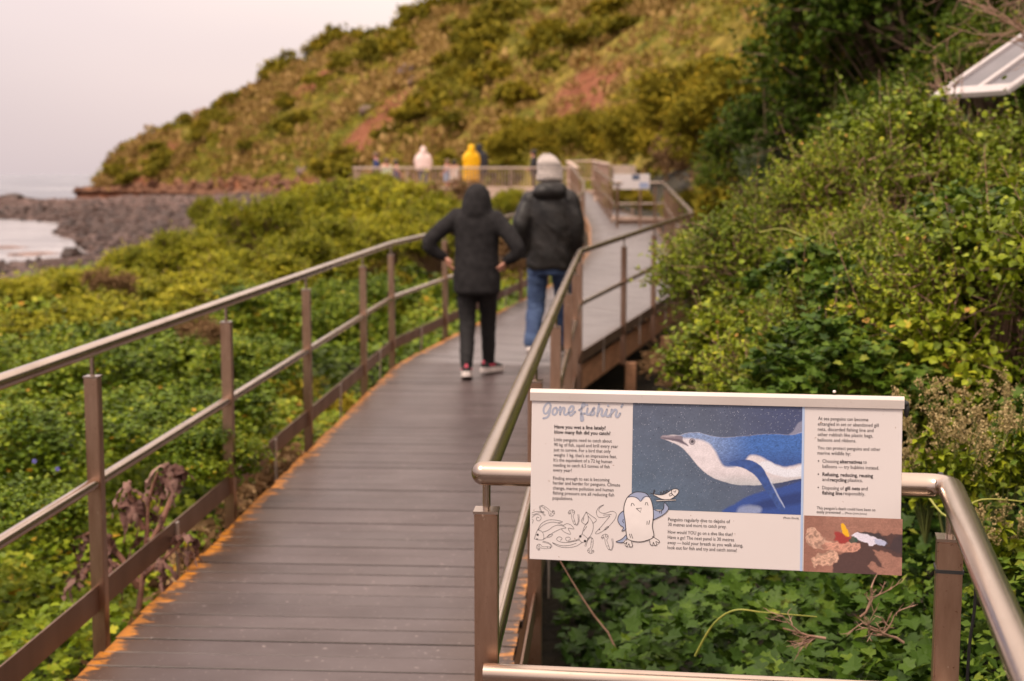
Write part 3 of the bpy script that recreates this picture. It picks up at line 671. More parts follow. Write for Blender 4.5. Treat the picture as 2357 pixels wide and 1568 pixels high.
def person(loc, heading, label, J, coat, coat_m, leg_r, legs_m, scale=1.0, hood=None, hair=None, vox=.012, shoes=None, lump=None, hem_curve=0, wr=.006, group=None, head_yaw=0, hand_n=None, sleeves=(.074,.062,.047), neck_r=.052):
    root = empty('person', loc, heading, label, 'person', group); root.scale = (scale,)*3
    hc = np.array(J['head'], float)
    # one continuous body
    b = MB(); eyes, mouth = head(b, hc, J.get('hs', 1.0), head_yaw)
    b.tube([hc+[0,-.015,-.06], np.array(J['neck'], float)-[0,0,.05]], [neck_r, neck_r*1.15], 12)
    sh = J['sh']; z0 = J['hip'][0][2]
    b.rings([ell(z0-.06,.12,.09), ell(z0+.05,.145,.10), ell(z0+.2,.13,.09), ell(sh[0][2]-.12,.15,.10), ell(sh[0][2]-.02,.15,.09), ell(sh[0][2]+.05,.06,.06)])
    for k in (0,1):
        limb(b, [sh[k], J['el'][k], J['wr'][k]], [.050,.042,.030]); 
        w = np.array(J['wr'][k], float); hand(b, w, J['ht'][k], (hand_n or ((1,0,0),(-1,0,0)))[k], (1,-1)[k])
        limb(b, [J['hip'][k], J['kn'][k], J['an'][k]], [.078,.052,.036])
        a = np.array(J['an'][k], float); b.tube([a, a+[0,.05,-.03]], [.036,.03], 8)
    body = link('body', remesh(b, min(vox,.007) if vox < .015 else vox*.7, 1, 'body'), MAT['skin'], root)
    for e in eyes: mb = MB(); mb.sphere(e, (.011,.007,.007), 8, 5); mb.build('eye', MAT['eye_dark'], root)
    mb = MB(); mb.sphere(mouth, (.022,.006,.006), 10, 5); mb.build('mouth', MAT['lip'], root)
    # trousers
    t = MB(); t.rings([ell(z0-.12,leg_r[0]*1.45,leg_r[0]*1.15), ell(z0,leg_r[0]*1.7,leg_r[0]*1.25), ell(z0+.15,leg_r[0]*1.55,leg_r[0]*1.15)])
    for k in (0,1): limb(t, [np.array(J['hip'][k])-[0,0,.02], J['kn'][k], J['an'][k]], leg_r)
    me = remesh(t, vox, 2, 'trousers'); wrinkle(me, wr*.8, 6, 22, 3); link('trousers', me, legs_m, root)
    # coat with sleeves (and hood)
    c = MB(); c.rings([ell(z,rx,ry,0,yo,28) for z,rx,ry,yo in coat])
    for k in (0,1): limb(c, [np.array(sh[k])*[.92,1,1], J['el'][k], J['wr'][k]], sleeves)
    if hood: c.rings([ell(z,rx,ry,0,yo,24) for z,rx,ry,yo in hood])
    for q, r in (lump or []): c.sphere(q, r, 14, 8)
    me = remesh(c, vox, 3, 'coat')
    wrinkle(me, wr*1.2, 4, 7, 5); wrinkle(me, wr*.35, 12, 15, 8); link('coat', me, coat_m, root)
    if hair:
        h = MB(); h.sphere(hc+[0,-.018,.022], (.088,.108,.105), 16, 10); h.sphere(hc+[0,-.06,-.045], (.07,.06,.07), 12, 8)
        me = remesh(h, max(vox*.6,.008), 1, 'hair'); wrinkle(me, .005, 40, 8, 2); link('hair', me, hair, root)
    if shoes:
        for k in (0,1): shoe(root, Vector(J['an'][k])+Vector(shoes['off'][k]), shoes['yaw'][k], shoes['pitch'][k], shoes['upper'], shoes['sole'], shoes.get('accent'), shoes.get('s',1))
    return root
# woman in the hooded parka, hands on her hips
g = at_z(1098, 866, 0)
person((g[0], g[1], 0), R_(-4), 'person in a long black hooded parka and black leggings walking with hands on hips',
  dict(head=(-.006,.02,1.445), neck=(0,0,1.34), hs=.95, sh=((-.175,.02,1.31),(.175,-.02,1.29)), el=((-.385,-.05,1.10),(.345,-.10,1.06)), wr=((-.262,-.01,.985),(.248,-.05,.955)),
       ht=((-.205,-.02,.885),(.195,-.02,.875)), hip=((-.085,0,.80),(.085,0,.80)), kn=((-.080,.02,.45),(.080,.16,.47)), an=((-.072,-.14,.105),(.075,.24,.095))),
  [(.672,.10,.08,0),(.678,.165,.135,0),(.70,.190,.155,0),(.80,.196,.155,0),(.93,.190,.148,0),(1.02,.182,.138,0),(1.14,.184,.130,0),(1.24,.195,.125,0),(1.31,.190,.11,0),(1.365,.14,.09,0),(1.385,.08,.07,0)],
  MAT['parka_black'], [.098,.070,.052], MAT['leggings_black'],
  hood=[(1.29,.13,.10,-.01),(1.35,.125,.12,-.005),(1.41,.122,.135,.01),(1.47,.112,.135,.02),(1.52,.095,.12,.02),(1.555,.068,.09,.018),(1.575,.03,.045,.015)],
  shoes=dict(off=((0,-.005,-.095),(0,0,-.095)), yaw=(R_(4),R_(-32)), pitch=(R_(-10),R_(-2)), upper=MAT['shoe_black'], sole=MAT['sole_white'], accent=MAT['pink'], s=1.04), hand_n=((1,.4,.2),(-1,.4,.2)), wr=.007, sleeves=(.074,.062,.040))
# man in the knitted beanie
g = at_y(1264, 800, 12.75)
man = person((g[0], g[1], 0), R_(-6), 'person in a pale knitted beanie, black jacket and blue jeans walking, hands in pockets',
  dict(head=(0,.03,1.655), neck=(0,0,1.53), sh=((-.19,0,1.42),(.19,0,1.43)), el=((-.262,-.08,1.15),(.245,-.03,1.17)), wr=((-.225,.06,.955),(.215,.08,.965)),
       ht=((-.20,.15,.90),(.20,.15,.90)), hip=((-.10,0,.88),(.10,0,.88)), kn=((-.125,.04,.47),(.11,.24,.52)), an=((-.140,-.22,.17),(.10,.33,.095))),
  [(.80,.14,.11,0),(.81,.19,.15,0),(.84,.205,.16,0),(.95,.205,.16,0),(1.08,.202,.152,0),(1.22,.208,.145,0),(1.34,.212,.135,0),(1.42,.195,.12,0),(1.475,.14,.10,0),(1.51,.10,.09,0)],
  MAT['jacket_black'], [.105,.082,.070], MAT['denim'], lump=[((0,-.085,1.50),(.150,.085,.075)),((0,-.04,1.545),(.135,.115,.05)),((-.09,0,1.50),(.07,.09,.07)),((.09,0,1.50),(.07,.09,.07))],
  shoes=dict(off=((0,.0,-.105),(0,0,-.095)), yaw=(R_(3),R_(-5)), pitch=(R_(-32),R_(10)), upper=MAT['shoe_black'], sole=MAT['sole_white'], s=1.05), wr=.014, sleeves=(.088,.078,.058), head_yaw=R_(8))
mb = MB(); hc = np.array([0,.03,1.655])
RG = []      # knitted cap: rolled brim, soft crown slumping back and to the left
for z, r, dx, dy in ((-.058,.100,0,0),(-.062,.113,0,0),(-.03,.1185,0,0),(.0,.1180,0,0),(.010,.1105,0,0),(.04,.112,-.003,-.004),(.075,.111,-.006,-.010),(.105,.103,-.010,-.018),(.135,.088,-.015,-.026),(.158,.064,-.020,-.032),(.174,.036,-.024,-.036),(.179,.012,-.025,-.037)):
    RG.append([hc+[dx+r*math.cos(a)*(1+.014*math.cos(26*a)+.02*math.sin(3*a+z*30)), dy+r*1.05*math.sin(a)*(1+.014*math.cos(26*a))-.008, z+.006*math.sin(2*a+z*40)] for a in np.linspace(0,2*math.pi,104,endpoint=False)])
mb.rings(RG); me = mb.mesh('beanie'); link('beanie', me, MAT['knit'], man)

# people on the far platform
def standing(h=1.62, arms=0):
    k = h/1.70
    return dict(head=(0,.02,1.585*k), neck=(0,0,1.46*k), hs=k**.5, sh=((-.18*k,0,1.40*k),(.18*k,0,1.40*k)), el=((-.31*k,-.03,1.13*k),(.30*k,.0,1.12*k)), wr=((-.24*k,.14,.95*k),(.25*k,.12,.93*k)),
      ht=((-.22*k,.22,.89*k),(.23*k,.2,.87*k)), hip=((-.09*k,0,.88*k),(.09*k,0,.88*k)), kn=((-.09*k,.02,.48*k),(.09*k,.02,.48*k)), an=((-.09*k,-.02,.09*k),(.09*k,-.02,.09*k)))
def far_coat(h, hem, w=1.0):
    k = h/1.70; return [(hem,.12*w*k,.09*k,0),(hem+.01,.20*w*k,.15*k,0),((hem+1.2*k)/2,.20*w*k,.15*k,0),(1.2*k,.205*w*k,.145*k,0),(1.34*k,.20*w*k,.13*k,0),(1.42*k,.13*k,.10*k,0),(1.46*k,.08*k,.07*k,0)]
def far_hood(h): k = h/1.70; return [(1.40*k,.13*k,.11*k,-.01),(1.50*k,.128*k,.13*k,0),(1.60*k,.122*k,.135*k,.01),(1.68*k,.09*k,.11*k,.01),(1.725*k,.04*k,.05*k,.01)]
FARP = [ # px, top py, y, height-ish from the pixels, heading, coat, legs, hem, hood?, hair, label
 (866,352,51.3,'navy','jeans_dark',.80,False,'hair_brown',100,'dark blue jacketed person at the left end of the far platform'),
 (889,367,50.9,'mint','jeans_dark',.45,False,'hair_brown',20,'child in a pale mint coat standing at the far platform railing'),
 (911,371,51.8,'navy','jeans_dark',.5,False,'hair_dark',-60,'small child in dark blue on the far platform right of the mint coat'),
 (974,339,51.2,'pale_pink','jeans_dark',.80,True,None,10,'person in a pale pink hooded jacket and jeans on the far platform'),
 (1030,369,52.5,'light_blue','brown_cloth',.5,False,'hair_brown',60,'child in a light blue jacket on the far platform between pink and yellow coats'),
 (1046,371,51.4,'white_cloth','dark_coat',.55,False,'hair_dark',-30,'dark haired child in a white top on the far platform beside the yellow coat'),
 (1085,334,50.8,'yellow','brown_cloth',.36,True,None,24,'person in a long bright yellow hooded raincoat on the far platform'),
 (1103,332,52.2,'dark_coat','dark_coat',.6,True,None,-20,'person in a dark hooded coat standing behind the yellow raincoat'),
 (1229,346,51.2,'dark_coat','dark_coat',.6,False,'hair_dark',80,'dark haired person in a black coat on the far platform left of the beanie'),
]
for px_, py_, Y, cm, lm, hem, hd, hr, hdg, lab in FARP:
    top = at_y(px_, py_, Y); H = top[2]-PZ; k = H/1.70
    person((top[0], Y, PZ), R_(hdg), lab, standing(H), far_coat(H, hem*k, 1.6), MAT[cm], [.095*k,.07*k,.06*k], MAT[lm], hood=far_hood(H) if hd else None, hair=MAT[hr] if hr else None, vox=.022, group='people gathered on the far viewing platform', wr=.006, neck_r=.05*k, sleeves=(.074*k,.062*k,.05*k),
      shoes=dict(off=((0,0,-.09*k),(0,0,-.09*k)), yaw=(.1,-.1), pitch=(0,0), upper=MAT['shoe_black'], sole=MAT['shoe_black'], s=k))

# ================================================================== THE SIGN
def c3(x, y): return np.array([(1300+x/2.357)*.92070, (930+y/2.3564)*.92070])
def rays3(x, y): q = c3(x, y); return ray(q[0], q[1])
QC = [(62,100),(2265,147),(2250,1200),(48,1103)]
A_ = []
for (u,v),(x,y) in zip([(0,0),(1,0),(1,1),(0,1)], QC):
    A_ += [[u,v,1,0,0,0,-x*u,-x*v,-x],[0,0,0,u,v,1,-y*u,-y*v,-y]]
Hm = np.linalg.svd(np.array(A_))[2][-1].reshape(3,3); Hi = np.linalg.inv(Hm)
def uv(x, y): q = Hi @ np.array([x,y,1.]); return q[:2]/q[2]
# pose of the rectangle: top-left corner, unit right and down vectors, size (from the four corners, focal length known)
SW, SHt = .748, .3525
dirs = [rays3(*q) for q in QC]
Mx = np.stack([dirs[1], -dirs[2], dirs[3]], 1); ks = np.linalg.solve(Mx, dirs[0])     # parallelogram condition: d0 - k1 d1 + k2 d2 - k3 d3 = 0
d_ = [dirs[0], dirs[1]*ks[0], dirs[2]*ks[1], dirs[3]*ks[2]]
sc = SW/np.linalg.norm(d_[1]-d_[0]); C_ = [np.array([0,0,EYE])+d*sc for d in d_]
SU = C_[1]-C_[0]; SW = np.linalg.norm(SU); SU /= SW; SV = C_[3]-C_[0]; SHt = np.linalg.norm(SV); SV /= SHt
SV = SV - SU*np.dot(SU,SV); SV /= np.linalg.norm(SV); SN = np.cross(SV, SU); SN = SN if SN[1] < 0 else -SN
sign = empty('information_sign', C_[0], 0, 'white penguin information panel titled Gone fishin\' hung on the near steel railing', 'sign')
def sp_(x, y, z=0): u, v = uv(x, y); return SU*u*SW + SV*v*SHt + SN*z           # sign-local point from a crop pixel, z: height above the face
def sl(u, v, z=0): return SU*u + SV*v + SN*z                                       # metres
mat('panel_white', (.62,.565,.56), (.585,.53,.525), scale=2, rough=.38, spec=.4)
# specks of dirt over the white face
m = MAT['panel_white']; n = m.node_tree; p = [q for q in n.nodes if q.type == 'BSDF_PRINCIPLED'][0]; lk = p.inputs['Base Color'].links[0].from_socket
sk = rampn(n, noisen(n, 95, 2, .5, 'Position'), [(.735,(0,0,0)),(.76,(1,1,1))])
mm = n.nodes.new('ShaderNodeMix'); mm.data_type = 'RGBA'; n.links.new(sk, mm.inputs[0]); n.links.new(lk, mm.inputs[6]); mm.inputs[7].default_value = (.34,.25,.20,1); n.links.new(mm.outputs[2], p.inputs['Base Color'])
mat('ink', (.035,.028,.030), rough=.5); mat('ink_bold', (.028,.020,.022), rough=.5); mat('title_grey', S(158,162,178), S(152,156,174), rough=.5); mat('stripe_blue', S(164,182,214), S(160,178,210), rough=.4); mat('doodle_blue', S(146,155,184), S(142,152,180), rough=.4); mat('doodle_white', (.70,.64,.63), rough=.4); mat('beak', (.75,.66,.64), rough=.4)
def slab(name, u0, v0, u1, v1, z0, z1, m, parent, bevel=0):
    mb = MB(); mb.hexa([sl(u0,v1,z0),sl(u1,v1,z0),sl(u1,v0,z0),sl(u0,v0,z0),sl(u0,v1,z1),sl(u1,v1,z1),sl(u1,v0,z1),sl(u0,v0,z1)]); return mb.build(name, m, parent, bevel=bevel)
capb = (uv(66,168)[1])*SHt
panel = slab('panel', .003, capb-.012, SW-.003, SHt, -.006, 0, MAT['panel_white'], sign, .0015)
# folded metal cap along the top
mb = MB(); R = []
for u in (0, SW):
    pr_ = [(capb,.0042),(.007,.0042),(.0025,.003),(.0,.000),(-.001,-.006),(.001,-.030),(.004,-.0305),(.0035,-.007),(.012,-.0065),(capb-.004,-.0065),(capb-.004,.0006),(capb,.0006)]
    R.append([sl(u, v, z) for v, z in pr_])
k = len(R[0]); mb.add(R[0]+R[1], [(j,(j+1)%k,k+(j+1)%k,k+j) for j in range(k)] + [tuple(range(k)), tuple(range(2*k-1,k-1,-1))]); mb.build('cap_rail', MAT['pale_steel'], sign)
mb = MB(); q = sp_(1853,120)+SN*-.010; mb.sphere(q+np.array([0,0,.001]), (.004,.004,.003), 10, 6); mb.build('rivet', MAT['pale_steel'], sign)
# clamps that hold the panel to the pipe behind it
for fu in (.16,.84):
    q0 = sl(SW*fu, SHt*.50, -.006); 
    mb = MB(); mb.bar(q0, q0 - SN*.055, .05, .012); mb.build('clamp', MAT['post_steel'], sign, bevel=.002)
mb = MB(); q = sl(SW+.001, capb*.6, -.014); mb.sphere(q, (.010,.010,.007), 8, 5); mb.sphere(q+SU*.005+[0,0,-.012], (.006,.007,.016), 8, 5); mb.build('end_plug', MAT['rubber'], sign)
# ---- printed pictures: fine sheets with painted vertex colours (flat print)
m, n, p, o_ = new_mat('print'); a = n.nodes.new('ShaderNodeAttribute'); a.attribute_name = 'Col'; n.links.new(a.outputs['Color'], p.inputs['Base Color']); p.inputs['Roughness'].default_value = .38
def paint(name, quad, nx, ny, layers, z, label, seed, warp=6, wl=30.):
    c = [uv(*q) for q in quad]; u0, v0 = c[0]; u1, v1 = c[2]
    Ug, Vg = np.meshgrid(np.linspace(u0,u1,nx), np.linspace(v0,v1,ny))
    q = np.stack([Ug,Vg,np.ones_like(Ug)],-1) @ Hm.T; PX, PY = q[...,0]/q[...,2], q[...,1]/q[...,2]
    wv = warp*(fbm(PX/wl, PY/wl, 91+seed, 4)-.5); wy = warp*(fbm(PX/wl+40, PY/wl+9, 95+seed, 4)-.5); PX, PY = PX+wv, PY+wy
    img = layers(PX, PY); img = np.clip(img*(.82+.36*fbm(PX/4.5, PY/3.5, 33+seed, 2))[...,None], 0, 1)
    V = (Ug[...,None]*SW*SU + Vg[...,None]*SHt*SV + SN*z).reshape(-1,3)
    i = np.arange(ny-1)[:,None]*nx + np.arange(nx-1)[None]; F = np.stack([i+nx, i+nx+1, i+1, i], -1).reshape(-1,4)
    col = np.concatenate([img.reshape(-1,3), np.ones((nx*ny,1))],1)
    o = link(name, arr_mesh(name, V, F, {'Col': col}), MAT['print'], panel); o['label'] = label; return o
def mask(PX, PY, poly, soft=3.0, closed_smooth=True):
    if closed_smooth: poly = [tuple(q) for q in catmull([(*q,0) for q in poly], 5, True)]; poly = [(q[0],q[1]) for q in poly]
    ins = inside(PX, PY, poly); d = seg_dist(PX, PY, poly, True); return np.clip(.5+np.where(ins, d, -d)/soft, 0, 1)
def over(img, col, mk): return img*(1-mk[...,None]) + np.array(col)*mk[...,None]
def photo1(PX, PY):
    t = np.clip((PX-660)/1000,0,1); v = np.clip((PY-190)/640,0,1)
    img = np.array(S(80,88,108))*np.ones(PX.shape+(3,)); img = over(img, S(82,104,126), .8*v*(1-t)); img = over(img, S(52,62,108), .75*smooth(.35,1,t)*(1-v)); img = over(img, S(44,56,98), .8*smooth(.6,1,t)*smooth(.1,.5,v))
    img *= (.85+.3*fbm(PX/60, PY/60, 4, 4))[...,None]
    cell = 9.0; rs = _h(np.floor(PX/cell), np.floor(PY/cell), 77); ox = _h(np.floor(PX/cell), np.floor(PY/cell), 78)*cell*.6; oy = _h(np.floor(PX/cell), np.floor(PY/cell), 79)*cell*.6
    d = np.hypot(PX%cell-ox-2, PY%cell-oy-2); sp1 = (rs > .86)*np.clip(1.9-d, 0, 1)*(.35+.65*_h(np.floor(PX/cell), np.floor(PY/cell), 80)); img = over(img, S(205,210,225), sp1*(1-.5*v))
    dk = (rs < .02)*np.clip(3-d,0,1); img = over(img, S(40,50,70), dk)
    # second bird low down on the right
    img = over(img, S(44,72,142)*np.array(1.0), mask(PX,PY,[(1215,835),(1270,775),(1390,715),(1530,682),(1700,650),(1700,850)],14)*.95)
    img = over(img, S(28,44,96), mask(PX,PY,[(1330,800),(1480,745),(1700,700),(1700,760),(1500,800)],24)*.7); img = over(img, S(170,180,205), mask(PX,PY,[(1290,800),(1360,785),(1420,800),(1400,840),(1290,840)],20)*.5)
    img = over(img, S(150,150,170), mask(PX,PY,[(1590,370),(1610,350),(1640,300),(1700,290),(1700,380)],8)*.6)
    # the bird: white body first, then the blue back, flipper, beak, eye
    body = [(835,388),(880,372),(940,373),(985,360),(1060,359),(1140,380),(1230,384),(1340,376),(1480,365),(1600,372),(1720,360),(1720,590),(1590,640),(1480,660),(1360,668),(1250,660),(1150,628),(1085,588),(1030,530),(985,475),(935,432),(885,410)]
    mk = mask(PX,PY,body,4); sh = fbm(PX/40,PY/30,9,3)
    wh = np.array(S(206,198,204))*(.9+.2*sh)[...,None]; wh = wh*(1-.25*smooth(560,680,PY))[...,None]; wh = over(wh, S(150,175,180), .35*smooth(590,690,PY)*np.ones(PX.shape)); img = img*(1-mk[...,None]) + wh*mk[...,None]
    back = [(925,384),(985,356),(1060,352),(1140,374),(1230,378),(1340,370),(1480,359),(1600,366),(1760,350),(1760,510),(1640,545),(1560,560),(1490,540),(1420,500),(1360,490),(1330,520),(1290,550),(1215,560),(1175,520),(1150,465),(1110,420),(1060,400),(1000,392)]
    bm = mask(PX,PY,back,16)*mk; fz = .45+1.1*fbm(PX/8+PY/40,PY/4.5,11,3); tone = smooth(1050,1400,PX)
    bl = (np.array(S(122,142,182))*(1-tone)[...,None] + np.array(S(58,98,166))*tone[...,None])*fz[...,None]; bl = over(bl, S(40,60,118), .6*smooth(430,560,PY)*np.ones(PX.shape)); img = img*(1-bm[...,None]) + bl*bm[...,None]
    img = over(img, S(210,214,226), mask(PX,PY,[(1400,545),(1460,525),(1530,560),(1600,572),(1660,550),(1760,515),(1760,590),(1600,620),(1500,605),(1430,575)],10)*mk*.8)
    fl_ = [(1230,540),(1290,518),(1370,525),(1430,565),(1470,640),(1510,710),(1555,780),(1562,818),(1530,815),(1480,745),(1425,665),(1375,600),(1310,565)]
    fm = mask(PX,PY,fl_,4); img = img*(1-fm[...,None]) + (np.array(S(50,76,138))*(.7+.6*fbm(PX/18,PY/18,21,3))[...,None])*fm[...,None]
    img = over(img, S(190,198,218), mask(PX,PY,[(1465,605),(1488,660),(1556,785),(1552,792),(1482,668)],3)*.55)
    img = over(img, S(122,112,124), mask(PX,PY,[(828,384),(850,373),(905,376),(955,378),(960,402),(985,425),(990,438),(940,415),(880,402),(840,396)],3)); img = over(img, S(84,74,88), mask(PX,PY,[(842,388),(900,393),(950,402),(990,436),(960,416),(900,401)],3)*.8); img = over(img, S(160,150,160), mask(PX,PY,[(836,381),(860,375),(915,380),(900,385)],3)*.7)
    img = over(img, S(150,142,150), np.clip(1.0+(19-np.hypot(PX-1015,PY-411))/2,0,1)); img = over(img, S(62,56,66), np.clip(1.0+(8-np.hypot(PX-1016,PY-411))/2,0,1)); img = over(img, S(86,82,94), np.clip(1-np.abs(np.hypot(PX-1015,PY-411)-17)/2.5,0,1)*.8)
    return np.clip(img,0,1)
paint('photo_print', [(666,168),(1668,197),(1655,842),(660,813)], 330, 212, photo1, .0004, 'printed photo of a blue and white penguin swimming', 1)
def photo2(PX, PY):
    img = np.array(S(152,110,96))*(.78+.45*fbm(PX/26,PY/12,3,4))[...,None]*(.85+.3*fbm(PX/5,PY/5,13,2))[...,None]; img = over(img, S(126,84,72), smooth(1950,1680,PX)*.5)
    sh = [(1990,950),(2040,935),(2130,950),(2160,960),(2200,945),(2300,1000),(2300,1130),(2170,1060),(2090,1050),(2150,1150),(2080,1120),(2060,1150),(2100,1210),(1850,1210),(1850,1130),(1880,1080),(1960,1040)]
    img = over(img, np.array(S(70,50,50)), mask(PX,PY,sh,8,False)*.92); img = over(img, S(60,50,56), mask(PX,PY,[(2010,945),(2120,950),(2170,1000),(2160,1030),(2240,960),(2300,1000),(2300,1110),(2180,1040),(2100,1020)],10,False)*.7)
    rd = 1-np.abs(2*fbm(PX/26,PY/20,8,4)-1); nz = (.55+.6*smooth(.45,1.0,rd)*(.6+.8*fbm(PX/9,PY/9,18,3)))[...,None]
    for poly, col in (([(1680,940),(1720,920),(1760,935),(1790,985),(1850,1000),(1850,1030),(1790,1040),(1720,1035),(1680,1000)],(188,150,132)),([(1780,1010),(1860,1000),(1960,1010),(2005,1020),(1990,1050),(1930,1062),(1850,1050),(1790,1040)],(192,140,122)),([(1715,1110),(1760,1070),(1850,1050),(1880,1100),(1830,1135),(1760,1150),(1740,1168),(1720,1150)],(196,156,136))):
        mk = mask(PX,PY,poly,6)[...,None]; img = img*(1-mk) + np.array(S(*col))*nz*mk
    img = over(img, S(226,170,30), mask(PX,PY,[(1893,905),(1915,900),(1950,940),(1935,965),(1900,945)],5)); img = over(img, S(150,36,40), mask(PX,PY,[(1848,950),(1900,950),(1950,965),(1970,1000),(1900,1005),(1850,985)],10)*.85); img = over(img, S(40,80,70), mask(PX,PY,[(1940,985),(1985,970),(1990,1000),(1950,1015)],5)*.8)
    img = over(img, S(212,206,222), mask(PX,PY,[(1960,960),(2010,945),(2080,965),(2150,990),(2155,1015),(2110,1024),(2030,1010),(1990,985)],5)); img = over(img, S(150,160,196), mask(PX,PY,[(2090,985),(2150,990),(2158,1015),(2105,1022)],8)*.7); img = over(img, S(60,52,56), mask(PX,PY,[(1980,940),(2050,940),(2130,955),(2165,990),(2090,970),(2010,950)],6)*.85)
    return np.clip(img,0,1)
paint('photo_print', [(1675,845),(2253,862),(2250,1200),(1672,1173)], 180, 104, photo2, .0004, 'printed photo of litter and a bird on brown sand', 2, 46, 44.)
c0, c1 = uv(1664,200), uv(1676,1176)
slab('divider_stripe', c0[0]*SW, capb+.0005, c0[0]*SW+.0045, SHt-.0005, .0002, .0007, MAT['stripe_blue'], panel)
# ---- lettering
def text_mesh(lines, bold, m, name, size_px=30.0):
    """lines: (text, x0, x1, baseline y) in crop pixels"""
    Vv, Ff = [], []
    for txt, x0, x1, yb in lines:
        cu = bpy.data.curves.new('t', 'FONT'); cu.body = txt; cu.size = 1; cu.resolution_u = 2; cu.fill_mode = 'FRONT'; cu.offset = .020 if bold else .0
        ob = bpy.data.objects.new('t', cu); COL.objects.link(ob); dg = bpy.context.evaluated_depsgraph_get(); me = bpy.data.meshes.new_from_object(ob.evaluated_get(dg))
        co = np.array([v.co[:] for v in me.vertices]); b = len(Vv)
        if len(co):
            w = co[:,0].max()-co[:,0].min(); ua = uv(x0, yb); ub = uv(x1, yb+(x1-x0)*.028); kx = (ub[0]-ua[0])*SW/w; ky = size_px/1052*SHt
            for c in co: Vv.append(sl(ua[0]*SW + (c[0]-co[:,0].min())*kx, ua[1]*SHt - c[1]*ky, .0007))
            Ff += [tuple(b+i for i in reversed(p_.vertices)) for p_ in me.polygons]
        bpy.data.objects.remove(ob); bpy.data.curves.remove(cu); bpy.data.meshes.remove(me)
    me = bpy.data.meshes.new(name); me.from_pydata(Vv, [], Ff); me.update(); return link(name, me, m, panel)
text_mesh([("Have you wet a line lately?",203,505,332),("How many fish did you catch?",203,533,363)], True, MAT['ink_bold'], 'heading', 31)
text_mesh([("Little penguins need to catch about",201,541,407),("90 kg of fish, squid and krill every year",201,578,437),("just to survive. For a bird that only",199,534,467),("weighs 1 kg, that's an impressive feat.",199,570,497),("It's the equivalent of a 72 kg human",198,542,527),("needing to catch 6.5 tonnes of fish",197,528,557),("every year!",196,305,586)], False, MAT['ink'], 'paragraph')
text_mesh([("Finding enough to eat is becoming",196,528,634),("harder and harder for penguins. Climate",195,590,662),("change, marine pollution and human",194,552,692),("fishing pressure are all reducing fish",194,555,721),("populations.",193,312,751)], False, MAT['ink'], 'paragraph')
text_mesh([("Penguins regularly dive to depths of",873,1238,877),("30 metres and more to catch prey.",873,1217,907)], False, MAT['ink'], 'paragraph')
text_mesh([("How would YOU go on a dive like that?",872,1254,951),("Have a go! The next panel is 30 metres",871,1262,982),("away \u2014 hold your breath as you walk along,",870,1314,1013),("look out for fish and try and catch some!",870,1278,1043)], False, MAT['ink'], 'paragraph')
text_mesh([("(Photo iStock)",1551,1643,864)], False, MAT['ink'], 'photo_credit', 17)
text_mesh([("At sea penguins can become",1756,2052,283),("entangled in set or abandoned gill",1755,2113,315),("nets, discarded fishing line and",1755,2082,346),("other rubbish like plastic bags,",1754,2079,377),("balloons and ribbons.",1754,1980,409)], False, MAT['ink'], 'paragraph')
text_mesh([("You can protect penguins and other",1753,2123,455),("marine wildlife by:",1753,1948,486)], False, MAT['ink'], 'paragraph')
for tl_ in [("Choosing",1782,1878,534),("to",2022,2043,540),("balloons \u2014 try bubbles instead.",1782,2115,565),("and",1781,1820,642),("plastics.",1931,2019,646),("Disposing of",1781,1908,691),("and",2010,2048,696),("responsibly.",1905,2033,724)]: text_mesh([tl_], False, MAT['ink'], 'bullet_text')
for tl_ in [("\u2022",1755,1763,534),("\u2022",1754,1762,612),("\u2022",1753,1761,690),("alternatives",1884,2016,537),("Refusing, reducing, reusing",1782,2080,612),("recycling",1826,1925,644),("gill nets",1915,2003,694),("fishing line",1780,1899,721)]: text_mesh([tl_], True, MAT['ink_bold'], 'bullet_text')
text_mesh([("This penguin's death could have been so",1749,2094,808),("easily prevented ...",1748,1908,831)], False, MAT['ink'], 'paragraph', 25)
text_mesh([("(Photo Josie Jones)",1914,2043,836)], False, MAT['ink'], 'photo_credit', 17)
# ---- hand-lettered title and line drawings
def c8(x, y): return ((1300+x/5.2267-1300)*2.357, (960+y/5.2267-930)*2.3564)
def c7(x, y): return ((1330+x/5.612-1300)*2.357, (1180+y/5.612-930)*2.3564)
def P3(q, z): return sp_(q[0], q[1], z)
def ribbon(mb, pts, wpx, z, cvt, smooth_=True, taper=False, closed=False):
    """flat pen stroke in sign space"""
    q = [(*cvt(*p_), 0) for p_ in pts]; q = catmull(q, 5, closed) if smooth_ else [np.array(p_) for p_ in q]
    if closed: q = list(q)+[q[0]]
    n_ = len(q); V = []
    W = wpx/1052*SHt*.5
    L = [P3(p_, z) for p_ in q]
    for i in range(n_):
        d = L[min(i+1,n_-1)]-L[max(i-1,0)]
        if closed and i in (0, n_-1): d = L[1]-L[n_-2]
        d = d/max(np.linalg.norm(d),1e-9); s = np.cross(d, SN); k = 1.0
        if taper: k = .35+.65*math.sin(math.pi*min(max(i/(n_-1),.08),.92))
        V += [L[i]+s*W*k, L[i]-s*W*k]
    F = [(2*i,2*i+2,2*i+3,2*i+1) for i in range(n_-1)]
    mb.add(V, F)
    if not closed and not taper:     # round ends
        for e in (L[0], L[-1]):
            mb.add([e]+[e+(SU*math.cos(a)+SV*math.sin(a))*W for a in np.linspace(0,2*math.pi,11)[:-1]], [(0,1+(j+1)%10,1+j) for j in range(10)])
def fill(mb, pts, z, cvt, smooth_=True):
    q = [(*cvt(*p_),0) for p_ in pts]; q = catmull(q, 5, True) if smooth_ else [np.array(p_) for p_ in q]; L = [P3(p_, z) for p_ in q]; mb.add(L, [tuple(range(len(L)))])
